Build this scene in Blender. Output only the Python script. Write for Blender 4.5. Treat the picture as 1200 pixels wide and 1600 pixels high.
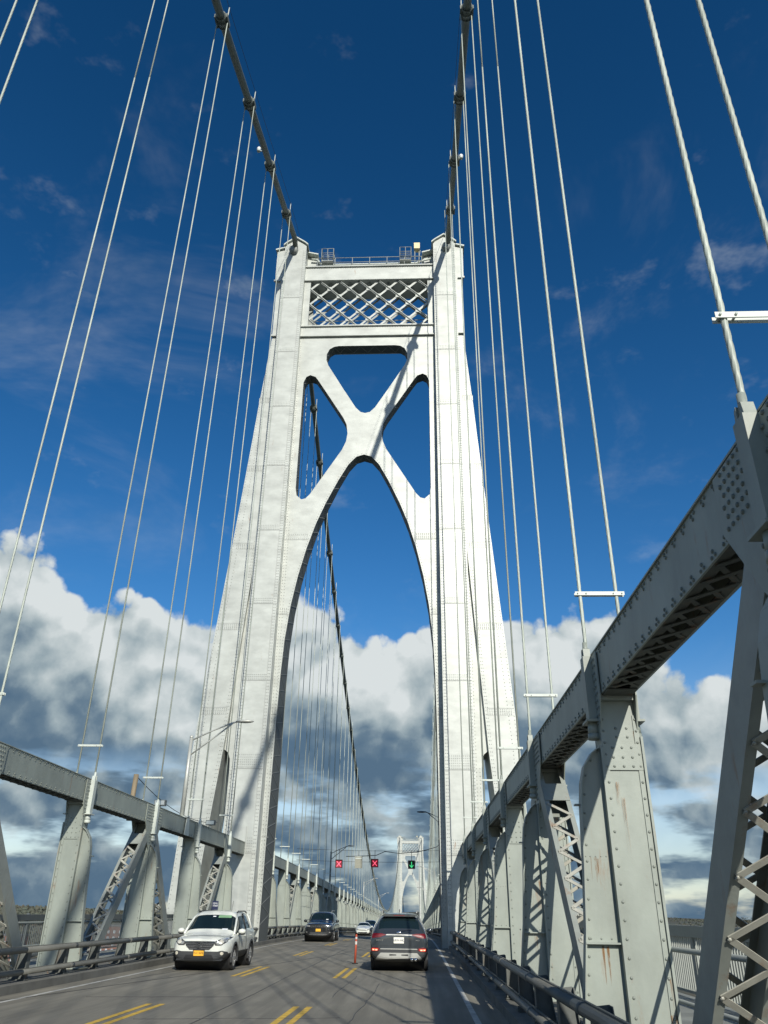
import bpy, bmesh, math, random
from mathutils import Vector, Matrix
from mathutils.bvhtree import BVHTree
from mathutils.geometry import tessellate_polygon
random.seed(7)
for o in list(bpy.data.objects): bpy.data.objects.remove(o, do_unlink=True)
S = bpy.context.scene
COL = S.collection
R = math.radians

# ---------------------------------------------------------------- camera
cam = bpy.data.objects.new('camera', bpy.data.cameras.new('camera')); COL.objects.link(cam)
cam.data.sensor_fit = 'HORIZONTAL'; cam.data.sensor_width = 36; cam.data.lens = 36*1214/1200
cam.data.clip_start = 0.05; cam.data.clip_end = 30000
CAM = Vector((3.85, 0, 1.65))
def _camrot():
    def ray(px, py): return Vector(((px-600)/1214, -(py-800)/1214, 1.0))
    up = ray(635, -1550).normalized()
    fw = ray(656, 1429); fw = (fw-up*fw.dot(up)).normalized()
    rt = Vector((fw.y*up.z-fw.z*up.y, fw.z*up.x-fw.x*up.z, fw.x*up.y-fw.y*up.x))
    if rt.x < 0: rt = -rt
    return Matrix(((rt.x, rt.y, -rt.z), (fw.x, fw.y, -fw.z), (up.x, up.y, -up.z)))
cam.matrix_world = Matrix.Translation(CAM) @ _camrot().to_4x4()
S.camera = cam
S.render.resolution_x = 768; S.render.resolution_y = 1024
S.view_settings.view_transform = 'Standard'; S.view_settings.look = 'None'
S.view_settings.exposure = 0.0; S.view_settings.gamma = 1.0

# ---------------------------------------------------------------- sun + sky
LD = Vector((-0.265, 1.0, -0.57)).normalized()          # direction the light travels
sun = bpy.data.objects.new('sun', bpy.data.lights.new('sun', 'SUN')); COL.objects.link(sun)
sun.data.energy = 5.0; sun.data.angle = R(0.5); sun.data.color = (1.0, 0.955, 0.86)
sun.rotation_euler = LD.to_track_quat('-Z', 'Y').to_euler()
W = bpy.data.worlds.new('World'); S.world = W; W.use_nodes = True; W.cycles.sampling_method = 'MANUAL'; W.cycles.sample_map_resolution = 512
nt = W.node_tree; N = nt.nodes; L = nt.links; N.clear()
def nd(t, **k):
    n = N.new(t)
    for a, b in k.items(): setattr(n, a, b)
    return n
def wmath(op, a, b=None, clamp=False):
    n = nd('ShaderNodeMath', operation=op, use_clamp=clamp)
    for i, v in enumerate((a, b)):
        if v is None: continue
        if isinstance(v, (int, float)): n.inputs[i].default_value = v
        else: L.new(v, n.inputs[i])
    return n.outputs[0]
def wmap(v, a, b, c, d, smooth=True):
    n = nd('ShaderNodeMapRange', interpolation_type='SMOOTHSTEP' if smooth else 'LINEAR')
    L.new(v, n.inputs[0])
    for i, x in enumerate((a, b, c, d)): n.inputs[i+1].default_value = x
    return n.outputs[0]
sky = nd('ShaderNodeTexSky', sky_type='NISHITA'); sky.sun_disc = False
sky.sun_elevation = math.asin(-LD.z); sky.sun_rotation = math.atan2(-LD.x, -LD.y)
sky.air_density = 1.0; sky.dust_density = 0.3; sky.ozone_density = 3.0; sky.altitude = 50
tc = nd('ShaderNodeTexCoord'); sep = nd('ShaderNodeSeparateXYZ'); L.new(tc.outputs['Generated'], sep.inputs[0])
X, Y, Z = sep.outputs
elev = wmath('MULTIPLY', wmath('ARCSINE', Z), 57.2958)
azim = wmath('MULTIPLY', wmath('ARCTAN2', X, Y), 57.2958)
def wnoise(scale, detail, rough, off=(0, 0, 0), sc=(1, 1, 1), dist=0.0):
    m = nd('ShaderNodeMapping'); m.inputs['Location'].default_value = off; m.inputs['Scale'].default_value = sc
    L.new(tc.outputs['Generated'], m.inputs[0])
    n = nd('ShaderNodeTexNoise'); n.inputs['Scale'].default_value = scale; n.inputs['Detail'].default_value = detail
    n.inputs['Roughness'].default_value = rough; n.inputs['Distortion'].default_value = dist
    L.new(m.outputs[0], n.inputs['Vector']); return n.outputs[0]
# top of the cloud bank as a function of compass direction
ramp = nd('ShaderNodeFloatCurve'); cv = ramp.mapping.curves[0]
pts = [(-60, 24), (-31.5, 22.9), (-28, 22.3), (-25, 20.3), (-20.5, 19.6), (-16.2, 18.9), (-8.7, 21.0), (-4.6, 19.6), (-1, 20.1), (7, 19.3), (13.8, 18.6), (17, 16.8), (24.4, 15.6), (60, 18)]; cv.points[0].location = (0, pts[0][1]/40); cv.points[1].location = (1, pts[-1][1]/40)
for a, e in pts[1:-1]: cv.points.new((a+60)/120, e/40)
ramp.mapping.update()
L.new(wmath('DIVIDE', wmath('ADD', azim, 60), 120.0, True), ramp.inputs['Value'])
top = wmath('MULTIPLY', ramp.outputs[0], 40.0)
def wvor(scale, off):
    m = nd('ShaderNodeMapping'); m.inputs['Location'].default_value = off
    L.new(warp, m.inputs[0]); n = nd('ShaderNodeTexVoronoi', feature='SMOOTH_F1' if scale < 10 else 'F1'); n.inputs['Scale'].default_value = scale
    if scale < 10: n.inputs['Smoothness'].default_value = 0.55
    L.new(m.outputs[0], n.inputs['Vector']); return wmath('SUBTRACT', 1.0, n.outputs['Distance'])
wn = nd('ShaderNodeTexNoise'); wn.inputs['Scale'].default_value = 9.0; wn.inputs['Detail'].default_value = 5; L.new(tc.outputs['Generated'], wn.inputs['Vector'])
wv = nd('ShaderNodeVectorMath', operation='MULTIPLY_ADD'); L.new(wn.outputs[1], wv.inputs[0]); wv.inputs[1].default_value = (0.075,)*3; L.new(tc.outputs['Generated'], wv.inputs[2]); warp = wv.outputs[0]
def billow(off):
    b = wmath('MULTIPLY', wvor(8.0, off), 0.50)
    for sc_, am in ((17.0, 0.27), (38.0, 0.17)): b = wmath('ADD', b, wmath('MULTIPLY', wvor(sc_, off), am))
    n = wmath('MULTIPLY', wnoise(34.0, 4, 0.6, off=tuple(o*1.0 for o in off)), 0.20)
    return wmath('ADD', b, n)
n1 = billow((0.31, 0.0, 0.17)); n1s = billow((0.318, 0.0, 0.197))
nbig = wnoise(2.6, 4, 0.5, off=(3.1, 0, 1.7), sc=(1, 1, 2.2))
rel = wmath('SUBTRACT', top, elev)
edge = wmath('ADD', rel, wmath('MULTIPLY', wmath('SUBTRACT', n1, 0.63), 11.0))
m_bank = wmap(edge, -0.25, 0.75, 0, 1)
# gaps of blue low in the bank
gap = wmath('MULTIPLY', wmap(wnoise(6.0, 5, 0.55, off=(5.5, 2, 8), sc=(1, 1, 3.6)), 0.47, 0.60, 0, 1), wmap(elev, 10.5, 6.5, 0, 1))
m_bank = wmath('MULTIPLY', m_bank, wmath('SUBTRACT', 1.0, wmath('MULTIPLY', gap, 0.8)))
m_bank = wmath('MULTIPLY', m_bank, wmap(wmath('ABSOLUTE', azim), 55, 90, 1, 0.15))       # the bank stands ahead, over the river
# faint high wisps
wis = wmath('MULTIPLY', wmap(wnoise(3.4, 6, 0.62, off=(1.3, 4.7, 0.2), sc=(1.0, 1.0, 1.5), dist=0.5), 0.52, 0.86, 0, 0.26), wmap(elev, 60, 45, 0, 1))
wis2 = wmath('MULTIPLY', wmap(wnoise(9.0, 5, 0.6, off=(7.1, 1.7, 2.2), sc=(1.0, 1.0, 1.8)), 0.60, 0.82, 0, 0.22), wmap(elev, 18, 26, 0, 1))
mask = wmath('MAXIMUM', m_bank, wmath('MAXIMUM', wis, wis2))
# light on the billows: density falling off towards the sun
lit = wmath('MULTIPLY', wmath('SUBTRACT', n1, n1s), 1.9)
hgt = wmap(wmath('ADD', rel, wmath('MULTIPLY', wmath('SUBTRACT', nbig, 0.5), 6.0)), 4.2, 12.5, 1.0, 0.0)
lev = wmath('ADD', wmath('ADD', wmath('MULTIPLY', hgt, 0.82), 0.05), lit)
lev = wmath('ADD', lev, wmath('MULTIPLY', wmap(elev, 9.0, 4.5, 0, 1), 0.17))
cr = nd('ShaderNodeValToRGB'); L.new(lev, cr.inputs[0])
E_ = cr.color_ramp.elements
E_[0].position = 0.0; E_[0].color = (0.115, 0.20, 0.30, 1); E_[1].position = 1.0; E_[1].color = (0.86, 0.92, 0.93, 1)
for p_, c_ in ((0.22, (0.17, 0.26, 0.35, 1)), (0.5, (0.40, 0.50, 0.55, 1)), (0.78, (0.66, 0.74, 0.76, 1))):
    e = cr.color_ramp.elements.new(p_); e.color = c_
cl = nd('ShaderNodeVectorMath', operation='SCALE'); L.new(cr.outputs[0], cl.inputs[0]); cl.inputs['Scale'].default_value = 9.0
hs = nd('ShaderNodeHueSaturation'); L.new(wmap(elev, 2, 18, 0.85, 1.34), hs.inputs['Saturation']); hs.inputs['Hue'].default_value = 0.503; L.new(wmap(elev, 62, 14, 0.90, 1.28), hs.inputs['Value'])
L.new(sky.outputs[0], hs.inputs['Color'])
mx = nd('ShaderNodeMix', data_type='RGBA'); L.new(mask, mx.inputs[0]); L.new(hs.outputs[0], mx.inputs[6]); L.new(cl.outputs[0], mx.inputs[7])
bg = nd('ShaderNodeBackground'); bg.inputs[1].default_value = 0.09; L.new(mx.outputs[2], bg.inputs[0])
out = nd('ShaderNodeOutputWorld'); L.new(bg.outputs[0], out.inputs[0])

# ---------------------------------------------------------------- materials
def mat(name, base, rough=0.6, metal=0.0, var=0.0, vs=1.0, vstretch=(1, 1, 1), bump=0.0, bs=20.0, rust=0.0, emit=None, estr=0.0, coat=0.0, dark=None, spec=0.5):
    m = bpy.data.materials.new(name); m.use_nodes = True
    t = m.node_tree; b = t.nodes['Principled BSDF']; ln = t.links
    b.inputs['Base Color'].default_value = (*base, 1); b.inputs['Roughness'].default_value = rough; b.inputs['Metallic'].default_value = metal
    b.inputs['Specular IOR Level'].default_value = spec
    if coat: b.inputs['Coat Weight'].default_value = coat; b.inputs['Coat Roughness'].default_value = 0.06
    if emit: b.inputs['Emission Color'].default_value = (*emit, 1); b.inputs['Emission Strength'].default_value = estr
    geo = t.nodes.new('ShaderNodeNewGeometry')
    def noise(scale, st, detail=6, rough_=0.6):
        mp = t.nodes.new('ShaderNodeMapping'); mp.inputs['Scale'].default_value = st; ln.new(geo.outputs['Position'], mp.inputs[0])
        n = t.nodes.new('ShaderNodeTexNoise'); n.inputs['Scale'].default_value = scale; n.inputs['Detail'].default_value = detail; n.inputs['Roughness'].default_value = rough_
        ln.new(mp.outputs[0], n.inputs['Vector']); return n.outputs[0]
    def rng(v, a, b_, c, d):
        n = t.nodes.new('ShaderNodeMapRange'); ln.new(v, n.inputs[0])
        for i, x in enumerate((a, b_, c, d)): n.inputs[i+1].default_value = x
        return n.outputs[0]
    col = None
    if var:
        mxn = t.nodes.new('ShaderNodeMix'); mxn.data_type = 'RGBA'
        ln.new(rng(noise(vs, vstretch), 0.3, 0.7, 0, 1), mxn.inputs[0])
        d = dark or tuple(c*(1-var) for c in base)
        mxn.inputs[6].default_value = (*d, 1); mxn.inputs[7].default_value = (*(min(1, c*(1+var*0.6)) for c in base), 1)
        col = mxn.outputs[2]
    if rust:
        f1 = rng(noise(1.3, (3.2, 3.2, 0.55), 8, 0.7), 0.66-rust*0.06, 0.74, 0, 0.85)
        mxn = t.nodes.new('ShaderNodeMix'); mxn.data_type = 'RGBA'; ln.new(f1, mxn.inputs[0])
        if col: ln.new(col, mxn.inputs[6])
        else: mxn.inputs[6].default_value = (*base, 1)
        mxn.inputs[7].default_value = (0.24, 0.115, 0.045, 1); col = mxn.outputs[2]
    if col: ln.new(col, b.inputs['Base Color'])
    if bump:
        bn = t.nodes.new('ShaderNodeBump'); bn.inputs['Strength'].default_value = bump; bn.inputs['Distance'].default_value = 0.02
        ln.new(noise(bs, (1, 1, 1), 4), bn.inputs['Height']); ln.new(bn.outputs[0], b.inputs['Normal'])
    return m
M = {}
M['steel'] = mat('painted_steel', (0.275, 0.305, 0.265), 0.5, var=0.19, vs=1.6, vstretch=(1, 1, 0.5), bump=0.12, bs=9, rust=0.9)
M['steelL'] = mat('painted_steel_lattice', (0.265, 0.285, 0.255), 0.5, var=0.14, vs=3.0, bump=0.1, bs=20, rust=1.3)
M['tower'] = mat('aluminium_painted_steel', (0.435, 0.455, 0.42), 0.42, metal=0.12, var=0.19, vs=0.8, vstretch=(1, 1, 1.9), bump=0.12, bs=1.6, rust=0.12)
M['towerD'] = mat('tower_lacing_steel', (0.30, 0.32, 0.30), 0.55, var=0.1)
M['lacing'] = mat('sunlit_lacing_bars', (0.37, 0.365, 0.31), 0.55, var=0.2, vs=4, rust=1.6)  # paler than the steel: sunlight on the bars is put into the colour
M['towerShade'] = mat('shaded_soffit', (0.10, 0.11, 0.105), 0.7)  # dark colour stands in for the shade on arch and window soffits
M['trivet'] = mat('weathered_shaded_rivet_heads', (0.25, 0.26, 0.245), 0.6)  # darkened for dirt and for the shading of tower rivets; also joint lines
M['under'] = mat('shaded_rusty_underside_lacing', (0.095, 0.10, 0.085), 0.7, var=0.3, vs=5, rust=1.5)  # rusty, and darkened so the chord underside carries its shade in the colour
M['srivet'] = mat('grimy_shaded_rivet_heads', (0.175, 0.195, 0.17), 0.5)  # truss rivet tone holds both grime and painted-in shading
TW = [M['tower'], M['towerShade'], M['trivet']]; SW = [M['steel'], M['srivet'], M['under']]
M['cable'] = mat('cable_wrap_paint', (0.15, 0.17, 0.15), 0.6, var=0.2, vs=0.8)
M['rope'] = mat('galvanised_rope_paint', (0.42, 0.46, 0.40), 0.5, var=0.30, vs=1.2, vstretch=(1, 1, .6))
M['white'] = mat('white_fitting_paint', (0.50, 0.54, 0.49), 0.45, var=0.1, vs=3, rust=0.5)
M['rail'] = mat('weathered_guardrail', (0.165, 0.165, 0.145), 0.55, metal=0.2, var=0.32, vs=2.5, vstretch=(1, .3, 1), bump=0.15, bs=14)
M['railpost'] = mat('dark_rail_post_steel', (0.10, 0.108, 0.10), 0.6, var=0.3, vs=4, rust=1.2)
M['conc'] = mat('kerb_concrete', (0.155, 0.152, 0.132), 0.85, var=0.3, vs=1.5, bump=0.3, bs=25)
M['walk'] = mat('walkway_steel_plate', (0.24, 0.25, 0.22), 0.7, var=0.3, vs=1.2, bump=0.2, bs=30)
M['yellow'] = mat('yellow_road_paint', (0.62, 0.40, 0.05), 0.7, var=0.35, vs=6)
M['whiteline'] = mat('white_road_paint', (0.50, 0.50, 0.46), 0.75, var=0.4, vs=3)
M['tar'] = mat('tar_seal', (0.022, 0.022, 0.022), 0.5)
M['black'] = mat('black_plastic', (0.012, 0.013, 0.014), 0.5)
M['rubber'] = mat('tyre_rubber', (0.018, 0.018, 0.018), 0.85)
M['chrome'] = mat('chrome_trim', (0.75, 0.76, 0.77), 0.12, metal=1.0)
M['alloy'] = mat('alloy_wheel', (0.55, 0.56, 0.56), 0.3, metal=0.8)
M['glass'] = mat('tinted_car_glass', (0.008, 0.016, 0.018), 0.04, spec=0.6)
M['clad'] = mat('grey_cladding_plastic', (0.035, 0.038, 0.04), 0.6)
M['pwhite'] = mat('white_car_paint', (0.66, 0.68, 0.62), 0.25, coat=0.8)
M['pgrey'] = mat('steel_grey_car_paint', (0.062, 0.075, 0.086), 0.2, metal=0.5, coat=1.0)
M['pblack'] = mat('black_car_paint', (0.018, 0.021, 0.025), 0.22, metal=0.3, coat=1.0)
M['pblue'] = mat('dark_blue_car_paint', (0.012, 0.022, 0.045), 0.2, metal=0.3, coat=1.0)
M['silver'] = mat('silver_skid_plate', (0.50, 0.50, 0.46), 0.35, metal=0.5)
M['red'] = mat('red_lamp_lens', (0.14, 0.004, 0.008), 0.4)
M['redlit'] = mat('lit_brake_lamp', (0.8, 0.1, 0.05), 0.3, emit=(1.0, 0.12, 0.06), estr=0.55)
M['orangelit'] = mat('lit_brake_lamp_core', (0.9, 0.5, 0.3), 0.3, emit=(1.0, 0.6, 0.4), estr=1.0)
M['lens'] = mat('clear_lamp_lens', (0.42, 0.42, 0.40), 0.12, metal=0.5, coat=1.0)
M['lensw'] = mat('headlamp_reflector', (0.8, 0.76, 0.62), 0.2, metal=0.3, coat=1.0)
M['plateY'] = mat('orange_number_plate', (0.80, 0.42, 0.03), 0.5)
M['plateW'] = mat('white_number_plate', (0.74, 0.74, 0.66), 0.5)
M['plateT'] = mat('plate_lettering', (0.05, 0.05, 0.09), 0.6)
M['plateTb'] = mat('orange_plate_lettering', (0.22, 0.09, 0.02), 0.6)
M['sticker'] = mat('green_windscreen_banner', (0.20, 0.36, 0.20), 0.6)
M['navy'] = mat('navy_roof_sign', (0.012, 0.02, 0.07), 0.5)
M['paper'] = mat('white_lettering', (0.75, 0.77, 0.78), 0.6)
M['orange'] = mat('orange_delineator_plastic', (0.42, 0.075, 0.035), 0.5, var=0.1, vs=8)
M['refl'] = mat('white_reflective_band', (0.62, 0.58, 0.54), 0.4)
M['sigbox'] = mat('signal_housing', (0.012, 0.014, 0.014), 0.5)
M['sigback'] = mat('beige_signal_back', (0.27, 0.27, 0.215), 0.6, var=0.1, vs=8)
M['ledred'] = mat('red_led_cross', (0.8, 0.1, 0.15), 0.5, emit=(1.0, 0.12, 0.2), estr=1.6)
M['ledredbg'] = mat('red_led_glow_panel', (0.16, 0.01, 0.02), 0.5, emit=(0.5, 0.02, 0.05), estr=0.25)
M['ledgreen'] = mat('green_led_arrow', (0.1, 0.8, 0.3), 0.5, emit=(0.08, 1.0, 0.32), estr=0.75)
M['lamp'] = mat('galvanised_lamp_pole', (0.46, 0.47, 0.43), 0.45, metal=0.3, var=0.1, vs=3)
M['lampD'] = mat('dark_lamp_pole', (0.10, 0.12, 0.13), 0.5, metal=0.3)
M['globe'] = mat('white_lamp_globe', (0.75, 0.78, 0.76), 0.3)
M['wood'] = mat('weathered_wood', (0.24, 0.19, 0.12), 0.8, var=0.3, vs=6, vstretch=(1, 1, .2))
M['wire'] = mat('black_wire', (0.02, 0.022, 0.025), 0.6)
M['ybox'] = mat('cream_electrical_box', (0.66, 0.58, 0.34), 0.5)
M['brick'] = mat('red_brick_wall', (0.16, 0.085, 0.065), 0.85, var=0.25, vs=0.5)
M['roof'] = mat('flat_roof', (0.12, 0.12, 0.12), 0.85)
M['pane'] = mat('building_window', (0.35, 0.38, 0.40), 0.2)
M['pier'] = mat('pier_granite', (0.30, 0.29, 0.26), 0.9, var=0.25, vs=0.4, bump=0.4, bs=3)
M['leaf'] = mat('hazed_autumn_foliage', (0.060, 0.078, 0.058), 0.9, var=0.35, vs=0.02, dark=(0.085, 0.072, 0.05))  # muted so that distance haze is mixed into the leaf colour
M['bark'] = mat('bark', (0.07, 0.055, 0.04), 0.9)
M['railL'] = mat('walkway_railing_paint', (0.30, 0.32, 0.29), 0.55, var=0.1, vs=3)
M['railD'] = mat('dark_walkway_top_rail', (0.085, 0.10, 0.105), 0.5, var=0.15, vs=3)

def road_mat():
    m = bpy.data.materials.new('worn_asphalt'); m.use_nodes = True; t = m.node_tree; b = t.nodes['Principled BSDF']; ln = t.links
    geo = t.nodes.new('ShaderNodeNewGeometry')
    def noise(scale, st, det=5, ro=0.6):
        mp = t.nodes.new('ShaderNodeMapping'); mp.inputs['Scale'].default_value = st; ln.new(geo.outputs['Position'], mp.inputs[0])
        n = t.nodes.new('ShaderNodeTexNoise'); n.inputs['Scale'].default_value = scale; n.inputs['Detail'].default_value = det; n.inputs['Roughness'].default_value = ro
        ln.new(mp.outputs[0], n.inputs[0] if False else n.inputs['Vector']); return n.outputs[0]
    def mix(f, c1, c2, k=1.0):
        n = t.nodes.new('ShaderNodeMix'); n.data_type = 'RGBA'; ln.new(f, n.inputs[0])
        for i, c in ((6, c1), (7, c2)):
            if isinstance(c, tuple): n.inputs[i].default_value = (*c, 1)
            else: ln.new(c, n.inputs[i])
        return n.outputs[2]
    def rng(v, a, b_, c, d):
        n = t.nodes.new('ShaderNodeMapRange'); ln.new(v, n.inputs[0])
        for i, x in enumerate((a, b_, c, d)): n.inputs[i+1].default_value = x
        return n.outputs[0]
    c = mix(rng(noise(1.6, (2.2, 0.10, 1)), 0.35, 0.65, 0, 1), (0.148, 0.138, 0.108), (0.245, 0.229, 0.182))   # wheel-track wear along the lanes
    c = mix(rng(noise(0.35, (1, 1, 1)), 0.4, 0.65, 0, 0.6), c, (0.125, 0.119, 0.098))
    c = mix(rng(noise(70, (1, 1, 1), 3, 0.8), 0.50, 0.72, 0, 0.5), c, (0.20, 0.20, 0.18))
    c = mix(rng(noise(1.1, (3.0, 0.5, 1), 6, 0.7), 0.66, 0.74, 0, 0.5), c, (0.045, 0.045, 0.042))
    ln.new(c, b.inputs['Base Color']); b.inputs['Roughness'].default_value = 0.82
    bn = t.nodes.new('ShaderNodeBump'); bn.inputs['Strength'].default_value = 0.5; bn.inputs['Distance'].default_value = 0.01
    ln.new(noise(60, (1, 1, 1), 4, 0.7), bn.inputs['Height']); ln.new(bn.outputs[0], b.inputs['Normal'])
    return m
M['road'] = road_mat()
def stain_mat():
    m = bpy.data.materials.new('rust_stain'); m.use_nodes = True; t = m.node_tree; b = t.nodes['Principled BSDF']; ln = t.links
    b.inputs['Base Color'].default_value = (0.30, 0.15, 0.055, 1); b.inputs['Roughness'].default_value = 0.8
    geo = t.nodes.new('ShaderNodeNewGeometry'); mp = t.nodes.new('ShaderNodeMapping'); mp.inputs['Scale'].default_value = (26, 26, 3.2); ln.new(geo.outputs['Position'], mp.inputs[0])
    n = t.nodes.new('ShaderNodeTexNoise'); n.inputs['Scale'].default_value = 1.0; n.inputs['Detail'].default_value = 7; n.inputs['Roughness'].default_value = 0.7; ln.new(mp.outputs[0], n.inputs['Vector'])
    r = t.nodes.new('ShaderNodeMapRange'); ln.new(n.outputs[0], r.inputs[0]); r.inputs[1].default_value = 0.38; r.inputs[2].default_value = 0.66; r.inputs[4].default_value = 0.62
    ln.new(r.outputs[0], b.inputs['Alpha']); return m
M['stain'] = stain_mat()

# ---------------------------------------------------------------- mesh builder
def v3(*a): return Vector(a)
class MB:
    def __init__(s, rm=None): s.v = []; s.f = []; s.mi = []; s.m = 0; s.sm = []; s.smooth = False; s.rm = rm
    def add(s, vs, fs):
        b = len(s.v); s.v += [tuple(x) for x in vs]
        for f in fs: s.f.append(tuple(i+b for i in f)); s.mi.append(s.m); s.sm.append(s.smooth)
    def box(s, x0, x1, y0, y1, z0, z1):
        if x0 > x1: x0, x1 = x1, x0
        s.add([(x0,y0,z0),(x1,y0,z0),(x1,y1,z0),(x0,y1,z0),(x0,y0,z1),(x1,y0,z1),(x1,y1,z1),(x0,y1,z1)],
              [(0,3,2,1),(4,5,6,7),(0,1,5,4),(1,2,6,5),(2,3,7,6),(3,0,4,7)])
    def bar(s, a, b, w, h, up=(0, 0, 1)):
        a = Vector(a); b = Vector(b); d = (b-a).normalized(); u = Vector(up); sd = d.cross(u)
        if sd.length < 1e-6: sd = d.cross(Vector((1, 0, 0)))
        sd.normalize(); u = sd.cross(d).normalized(); sd *= w/2; u *= h/2
        s.add([a-sd-u, a+sd-u, b+sd-u, b-sd-u, a-sd+u, a+sd+u, b+sd+u, b-sd+u],
              [(0,1,2,3),(4,7,6,5),(0,4,5,1),(1,5,6,2),(2,6,7,3),(3,7,4,0)])
    def tube(s, pts, r, n=8, cap=True, smooth=True):
        pts = [Vector(p) for p in pts]; rr = r if isinstance(r, (list, tuple)) else [r]*len(pts)
        sm0 = s.smooth; s.smooth = smooth; vs = []; fs = []
        prev = None
        for i, p in enumerate(pts):
            d = (pts[min(i+1, len(pts)-1)]-pts[max(i-1, 0)]).normalized()
            if prev is None:
                u = d.cross(Vector((0, 0, 1)) if abs(d.z) < 0.9 else Vector((1, 0, 0))).normalized()
            else:
                u = (prev-d*prev.dot(d)).normalized()
            prev = u; w = d.cross(u)
            for k in range(n):
                a = 2*math.pi*k/n; vs.append(p+(u*math.cos(a)+w*math.sin(a))*rr[i])
        for i in range(len(pts)-1):
            for k in range(n):
                k2 = (k+1) % n; fs.append((i*n+k, i*n+k2, (i+1)*n+k2, (i+1)*n+k))
        if cap: fs += [tuple(range(n))[::-1], tuple((len(pts)-1)*n+k for k in range(n))]
        s.add(vs, fs); s.smooth = sm0
    def plate(s, loops, f0, f1, axis='y', edge=None):
        """loops: 2D polygons (first outer, rest holes); extruded between f0(a,b) and f1(a,b)."""
        g0 = f0 if callable(f0) else (lambda a, b: f0); g1 = f1 if callable(f1) else (lambda a, b: f1)
        def P(a, b, c):
            return (a, c, b) if axis == 'y' else ((c, a, b) if axis == 'x' else (a, b, c))
        flat = [p for lp in loops for p in lp]
        tr = tessellate_polygon([[Vector((p[0], p[1], 0)) for p in lp] for lp in loops])
        n = len(flat)
        vs = [P(a, b, g0(a, b)) for a, b in flat]+[P(a, b, g1(a, b)) for a, b in flat]
        fs = [tuple(t) for t in tr]+[tuple(i+n for i in reversed(t)) for t in tr]
        o = 0
        for lp in loops:
            m_ = len(lp)
            for i in range(m_):
                j = (i+1) % m_; fs.append((o+i, o+j, n+o+j, n+o+i))
            o += m_
        k0 = 2*len(tr); s.add(vs, fs)
        if edge is not None:
            for q in range(len(s.f)-len(fs)+k0, len(s.f)): s.mi[q] = edge
    def rivet(s, p, nrm, r=0.017, n=6, h=None):
        p = Vector(p); nrm = Vector(nrm).normalized(); h = h or r*0.75; m0 = s.m
        if s.rm is not None: s.m = s.rm
        u = nrm.cross(Vector((0, 0, 1)) if abs(nrm.z) < 0.9 else Vector((1, 0, 0))).normalized(); w = nrm.cross(u)
        if n <= 4:
            vs = [p+(u*math.cos(a)+w*math.sin(a))*r for a in [math.pi/2*k for k in range(4)]]+[p+nrm*h]
            s.add(vs, [(0,1,4),(1,2,4),(2,3,4),(3,0,4)]); s.m = m0; return
        vs = []
        for rr, hh in ((r, 0), (r*0.72, h*0.75)):
            for k in range(n): a = 2*math.pi*k/n; vs.append(p+(u*math.cos(a)+w*math.sin(a))*rr+nrm*hh)
        vs.append(p+nrm*h)
        s.add(vs, [(k, (k+1) % n, n+(k+1) % n, n+k) for k in range(n)]+[(n+k, n+(k+1) % n, 2*n) for k in range(n)]); s.m = m0
    def ball(s, c, r, n=10):
        sm0 = s.smooth; s.smooth = True; vs = []; fs = []; m_ = n//2; rx = r if isinstance(r, tuple) else (r, r, r)
        for i in range(m_+1):
            t = math.pi*i/m_
            for k in range(n):
                a = 2*math.pi*k/n; vs.append((c[0]+rx[0]*math.sin(t)*math.cos(a), c[1]+rx[1]*math.sin(t)*math.sin(a), c[2]+rx[2]*math.cos(t)))
        for i in range(m_):
            for k in range(n): fs.append((i*n+k, (i+1)*n+k, (i+1)*n+(k+1) % n, i*n+(k+1) % n))
        s.add(vs, fs); s.smooth = sm0
    def mesh(s, name, mats, off=(0, 0, 0)):
        me = bpy.data.meshes.new(name); ox, oy, oz = off
        me.from_pydata([(x-ox, y-oy, z-oz) for x, y, z in s.v], [], s.f)
        for m_ in (mats if isinstance(mats, (list, tuple)) else [mats]): me.materials.append(m_)
        me.polygons.foreach_set('material_index', s.mi); me.polygons.foreach_set('use_smooth', s.sm)
        me.update()
        bm = bmesh.new(); bm.from_mesh(me); bmesh.ops.recalc_face_normals(bm, faces=bm.faces); bm.to_mesh(me); bm.free()
        return me
    def build(s, name, mats, parent=None, loc=None):
        """vertices in world coordinates unless loc given (then local to loc, itself local to the parent)"""
        if loc is not None:
            me = s.mesh(name, mats); l = Vector(loc)
        elif parent is not None:
            me = s.mesh(name, mats, wl(parent)); l = Vector((0, 0, 0))
        else:
            me = s.mesh(name, mats); l = Vector((0, 0, 0))
        return link(name, me, parent, l)
def wl(o):
    l = Vector(o.location)
    while o.parent: o = o.parent; l += Vector(o.location)
    return l
def link(name, me, parent=None, loc=(0, 0, 0)):
    o = bpy.data.objects.new(name, me); COL.objects.link(o); o.location = loc
    if parent: o.parent = parent
    return o
def tag(o, label, cat, group=None):
    o['label'] = label; o['category'] = cat
    if group: o['group'] = group
    return o
def thing(name, label, cat, loc=(0, 0, 0), group=None):
    o = bpy.data.objects.new(name, None); COL.objects.link(o); o.location = loc; o.empty_display_size = 0.3
    return tag(o, label, cat, group)
def struct(o): o['kind'] = 'structure'; return o
def copy_tree(o, parent=None):
    c = o.copy(); COL.objects.link(c); c.parent = parent
    for ch in list(o.children): copy_tree(ch, c)
    return c
def textmesh(s, size, ext=0.003):
    cu = bpy.data.curves.new('t', 'FONT'); cu.body = s; cu.size = size; cu.extrude = ext; cu.align_x = 'CENTER'; cu.align_y = 'CENTER'; cu.resolution_u = 3
    o = bpy.data.objects.new('t', cu); COL.objects.link(o); dg = bpy.context.evaluated_depsgraph_get(); dg.update()
    me = bpy.data.meshes.new_from_object(o.evaluated_get(dg)); bpy.data.objects.remove(o); return me

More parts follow.
